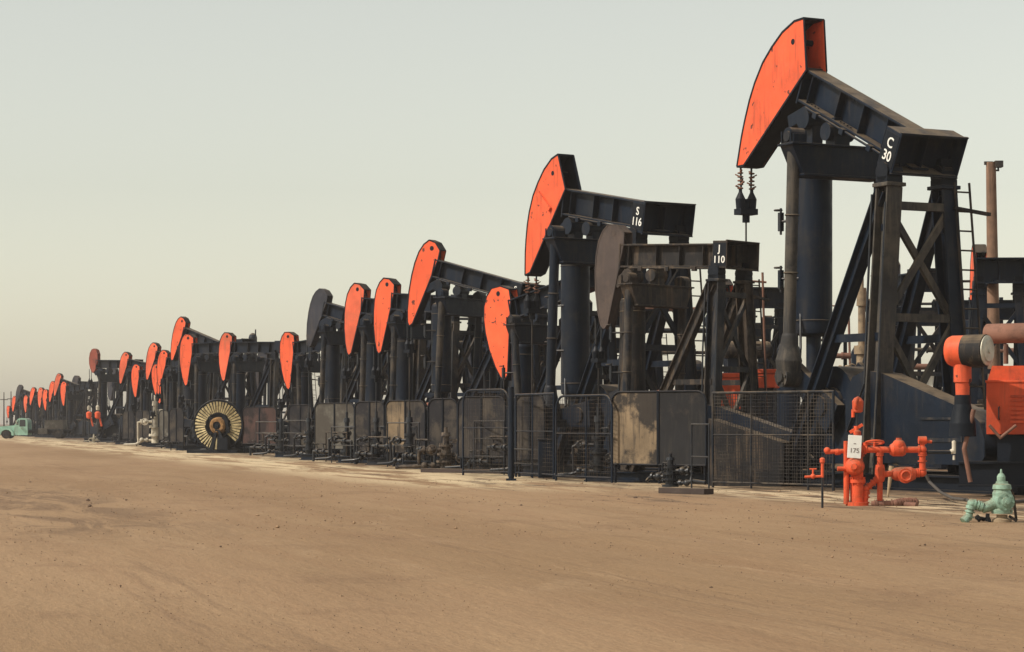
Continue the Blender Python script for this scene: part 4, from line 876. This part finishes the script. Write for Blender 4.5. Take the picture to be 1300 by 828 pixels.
def drum(label, px0, px1, y0, y1, k, mt='steel', saddle=True):
    r = thing('horizontal_drum', label, 'drum', W((px0+px1)/2, k)); hl_ = (px1-px0)/k/2; rad = (y1-y0)/k/2; zc_ = zof((y0+y1)/2, k)
    m = MB(); m.lathe((-hl_, 0, zc_), (1, .12, 0), [(0, rad*.5), (.08, rad*.92), (.16, rad), (2*hl_-.16, rad), (2*hl_-.08, rad*.92), (2*hl_, rad*.5)], 20); m.build('shell', mt, r)
    m = MB()
    for q in (-.6, .6): m.bar((q*hl_, 0, 0), (q*hl_, 0, zc_-rad*.9), .2, .3, (1, 0, 0))
    m.tube((0, 0, zc_), (0, 0, zc_+rad+.5), .08, n=8); m.tube((-.2, 0, zc_+rad+.4), (.2, 0, zc_+rad+.4), .05, n=6); m.build('saddle', 'void', r)
drum('black horizontal drum seen between the brown unit\'s struts', 856, 893, 457, 482, 42)
drum('long brownish-black horizontal drum behind the J 110 tail posts', 917, 981, 433, 456, 40, 'steel_brown')
def vessel(label, px, y0, k, rad, mt='steel', z0=0):
    r = thing('upright_vessel', label, 'tank', W(px, k)); z = zof(y0, k)
    m = MB(); m.lathe((0, 0, 0), (0, 0, 1), [(0, rad), (z-.25, rad), (z-.1, rad*.8), (z, rad*.3)], 18); m.build('shell', mt, r)
    m = MB(); m.tube((rad*.7, -rad*.6, .3), (rad*.7, -rad*.6, z+.2), .04, n=6); m.ring((0, 0, z-.8), (0, 0, 1), rad, .03, 18, 4); m.build('vent_line', 'pipe', r)
vessel('black upright vessel with a domed top just left of unit C 30\'s foot', 1001, 433, 40, .36)
vessel('dark upright vessel between the struts of unit C 30', 1096, 437, 38, .4)
vessel('upright black stack topping the beam behind the head over the finned wheel', 321, 423, 22.5, .24)
vessel('slim dark vessel behind unit C 30\'s right post', 1150, 398, 34, .3)
# valve tree behind the C 30 post
r = wellhead('tall rusty valve tree on a frame behind unit C 30', W(1094, 40), 1.3, 'brass', .3, h=5.0, group='pipework behind unit C 30')
vessel('short dark vessel behind the orange engine and its air cleaner', 1236, 398, 40, .3)
for j, (lab, x0, x1, ys, k_) in enumerate((('behind unit C 30, seen through its rear bracing', 1128, 1206, (386, 402, 444, 466), 35), ('behind the muffler of the large orange engine', 1232, 1310, (383, 402, 446), 36), ('left of the foot of unit C 30', 1046, 1100, (432, 452, 470), 36), ('behind the brown unit J 110', 830, 900, (392, 420, 448), 36), ('behind the S 583 unit', 596, 668, (405, 436, 462), 33))):
    p0, p1 = W(x0, k_), W(x1, k_); L_ = (p1-p0).length
    r = thing('pipe_rack', 'dark rack of stacked pipes '+lab, 'pipe rack', p0, 0, 'pipe racks between the two rows')
    for x in (0, L_*.5, L_):
        m = MB(); m.bar((x, 0, 0), (x, 0, zof(ys[0], k_)+.15), .12); m.build('upright', 'steel', r)
    for i_, y_ in enumerate(ys):
        z_ = zof(y_, k_); m = MB(); m.tube((-.4, -.1-.05*i_, z_), (L_+.4, -.1-.05*i_, z_), (.05, .09, .06, .11)[i_], n=8); m.lathe((L_*(.2+.2*i_), -.1-.05*i_, z_), (1, 0, 0), [(0, .14), (.05, .14), (.05, .11), (.25, .11), (.25, .14), (.3, .14)], 10)
        m.build('pipe', ('pipe', 'steel_brown', 'weathered_lit', 'rusty')[(i_+j) % 4], r)
# red engine boxes seen past the J 110 tail
for lab, x0, x1, y0, y1, k in (('square red engine cover behind the J 110 tail post', 908, 948, 474, 520, 50), ('small red engine cover left of unit C 30\'s foot', 961, 987, 469, 493, 47)):
    r = thing('engine_cover', lab, 'engine cover', W((x0+x1)/2, k), R(-15), 'red engine covers'); h_ = (x1-x0)/k/2
    m = MB(); m.box(-h_, -.4, zof(y1, k), h_, .4, zof(y0, k)-.12); m.build('cover', 'orange_old', r, .03)
    m = MB(); m.box(-h_*.8, -.35, 0, h_*.8, .35, zof(y1, k)-.003); m.build('stand', 'void', r)
    m = MB(); m.box(-h_-.03, -.43, zof(y0, k)-.12, h_+.03, .43, zof(y0, k)); m.build('lid', 'orange_old', r, .02)
# pale shed far behind
def shed(label, x0, x1, ytop, k, dep=8):
    r = thing('storage_shed', label, 'shed', W((x0+x1)/2, k)); h_ = (x1-x0)/k/2; z = zof(ytop, k)
    m = MB(); m.box(-h_, 0, 0, h_, dep, z); m.build('wall', 'pale_wall', r)
    m = MB(); m.prism([(-h_-.3, z), (h_+.3, z), (h_+.3, z+.15), (-h_-.3, z+.15)], -.3, dep+.3); m.build('roof', 'pale_wall', r)
    m = MB(); 
    for j in range(int(h_*2/3)): m.box(-h_+1+j*3, -.02, .8, -h_+2.4+j*3, -.005, 2.6)
    m.build('doors', 'grime_light', r)
shed('pale low shed glimpsed between the struts of unit C 30', 1043, 1190, 474, 20)
shed('pale low shed glimpsed behind the orange engine', 1225, 1330, 470, 19)
# piles of parts at C 30's foot: valve box and brown plates behind the mesh
u = U['c30']
r = thing('steel_bin', 'low rust-brown steel bin behind the wire mesh screen', 'bin', W(945, 55.5), R(-20))
m = MB(); m.prism([(-.85, 0), (.9, 0), (.9, 1.0), (-.85, 1.55)], 0, .9); m.build('case', 'steel_brown', r, .01)

# ---------------------------------------------------------------- clods and pebbles
def pebbles():
    m = MB(); rnd = random.Random(3)
    for i in range(9000):
        k = 50+200*rnd.random()**1.6; px = rnd.uniform(-40, 1340); p = W(px, k)
        V = ROWN.x*(p.x+.6)+ROWN.y*(p.y-69.1)
        if V > 3: continue
        r_ = rnd.uniform(.003, .009)*(1+1.8*(rnd.random() > .985))*min(1.6, 120/k); 
        vs = []
        for q in ((1, 0, 0), (-1, 0, 0), (0, 1, 0), (0, -1, 0), (0, 0, 1), (0, 0, -1)):
            vs.append((p.x+q[0]*r_*rnd.uniform(.7, 1.4), p.y+q[1]*r_*rnd.uniform(.7, 1.4), .3*r_+q[2]*r_*rnd.uniform(.5, .9)))
        m.m = rnd.choice((0, 0, 1)); m.add(vs, [(0, 2, 4), (2, 1, 4), (1, 3, 4), (3, 0, 4), (2, 0, 5), (1, 2, 5), (3, 1, 5), (0, 3, 5)])
    M['clod'] = mat('dirt_clod', (.30, .195, .115), .95); M['clod_dark'] = mat('dark_pebble', (.12, .08, .06), .95)
    tag(m.build('gravel', ['clod', 'clod_dark']), 'loose pebbles and clods on the packed dirt', 'gravel', kind='stuff')
pebbles()

# ---------------------------------------------------------------- haze
def haze():
    m = bpy.data.materials.new('dusty_air'); m.use_nodes = True; t = m.node_tree; t.nodes.clear()
    v = t.nodes.new('ShaderNodeVolumePrincipled'); v.inputs['Color'].default_value = (1, .90, .84, 1); v.inputs['Density'].default_value = .00038
    v.inputs['Anisotropy'].default_value = .2
    o = t.nodes.new('ShaderNodeOutputMaterial'); t.links.new(v.outputs[0], o.inputs['Volume'])
    mb = MB(); mb.box(-2600, -320, -1, 2600, 2700, 14)
    tag(mb.build('haze', m), 'dusty haze over the field', 'haze', kind='stuff')
haze()
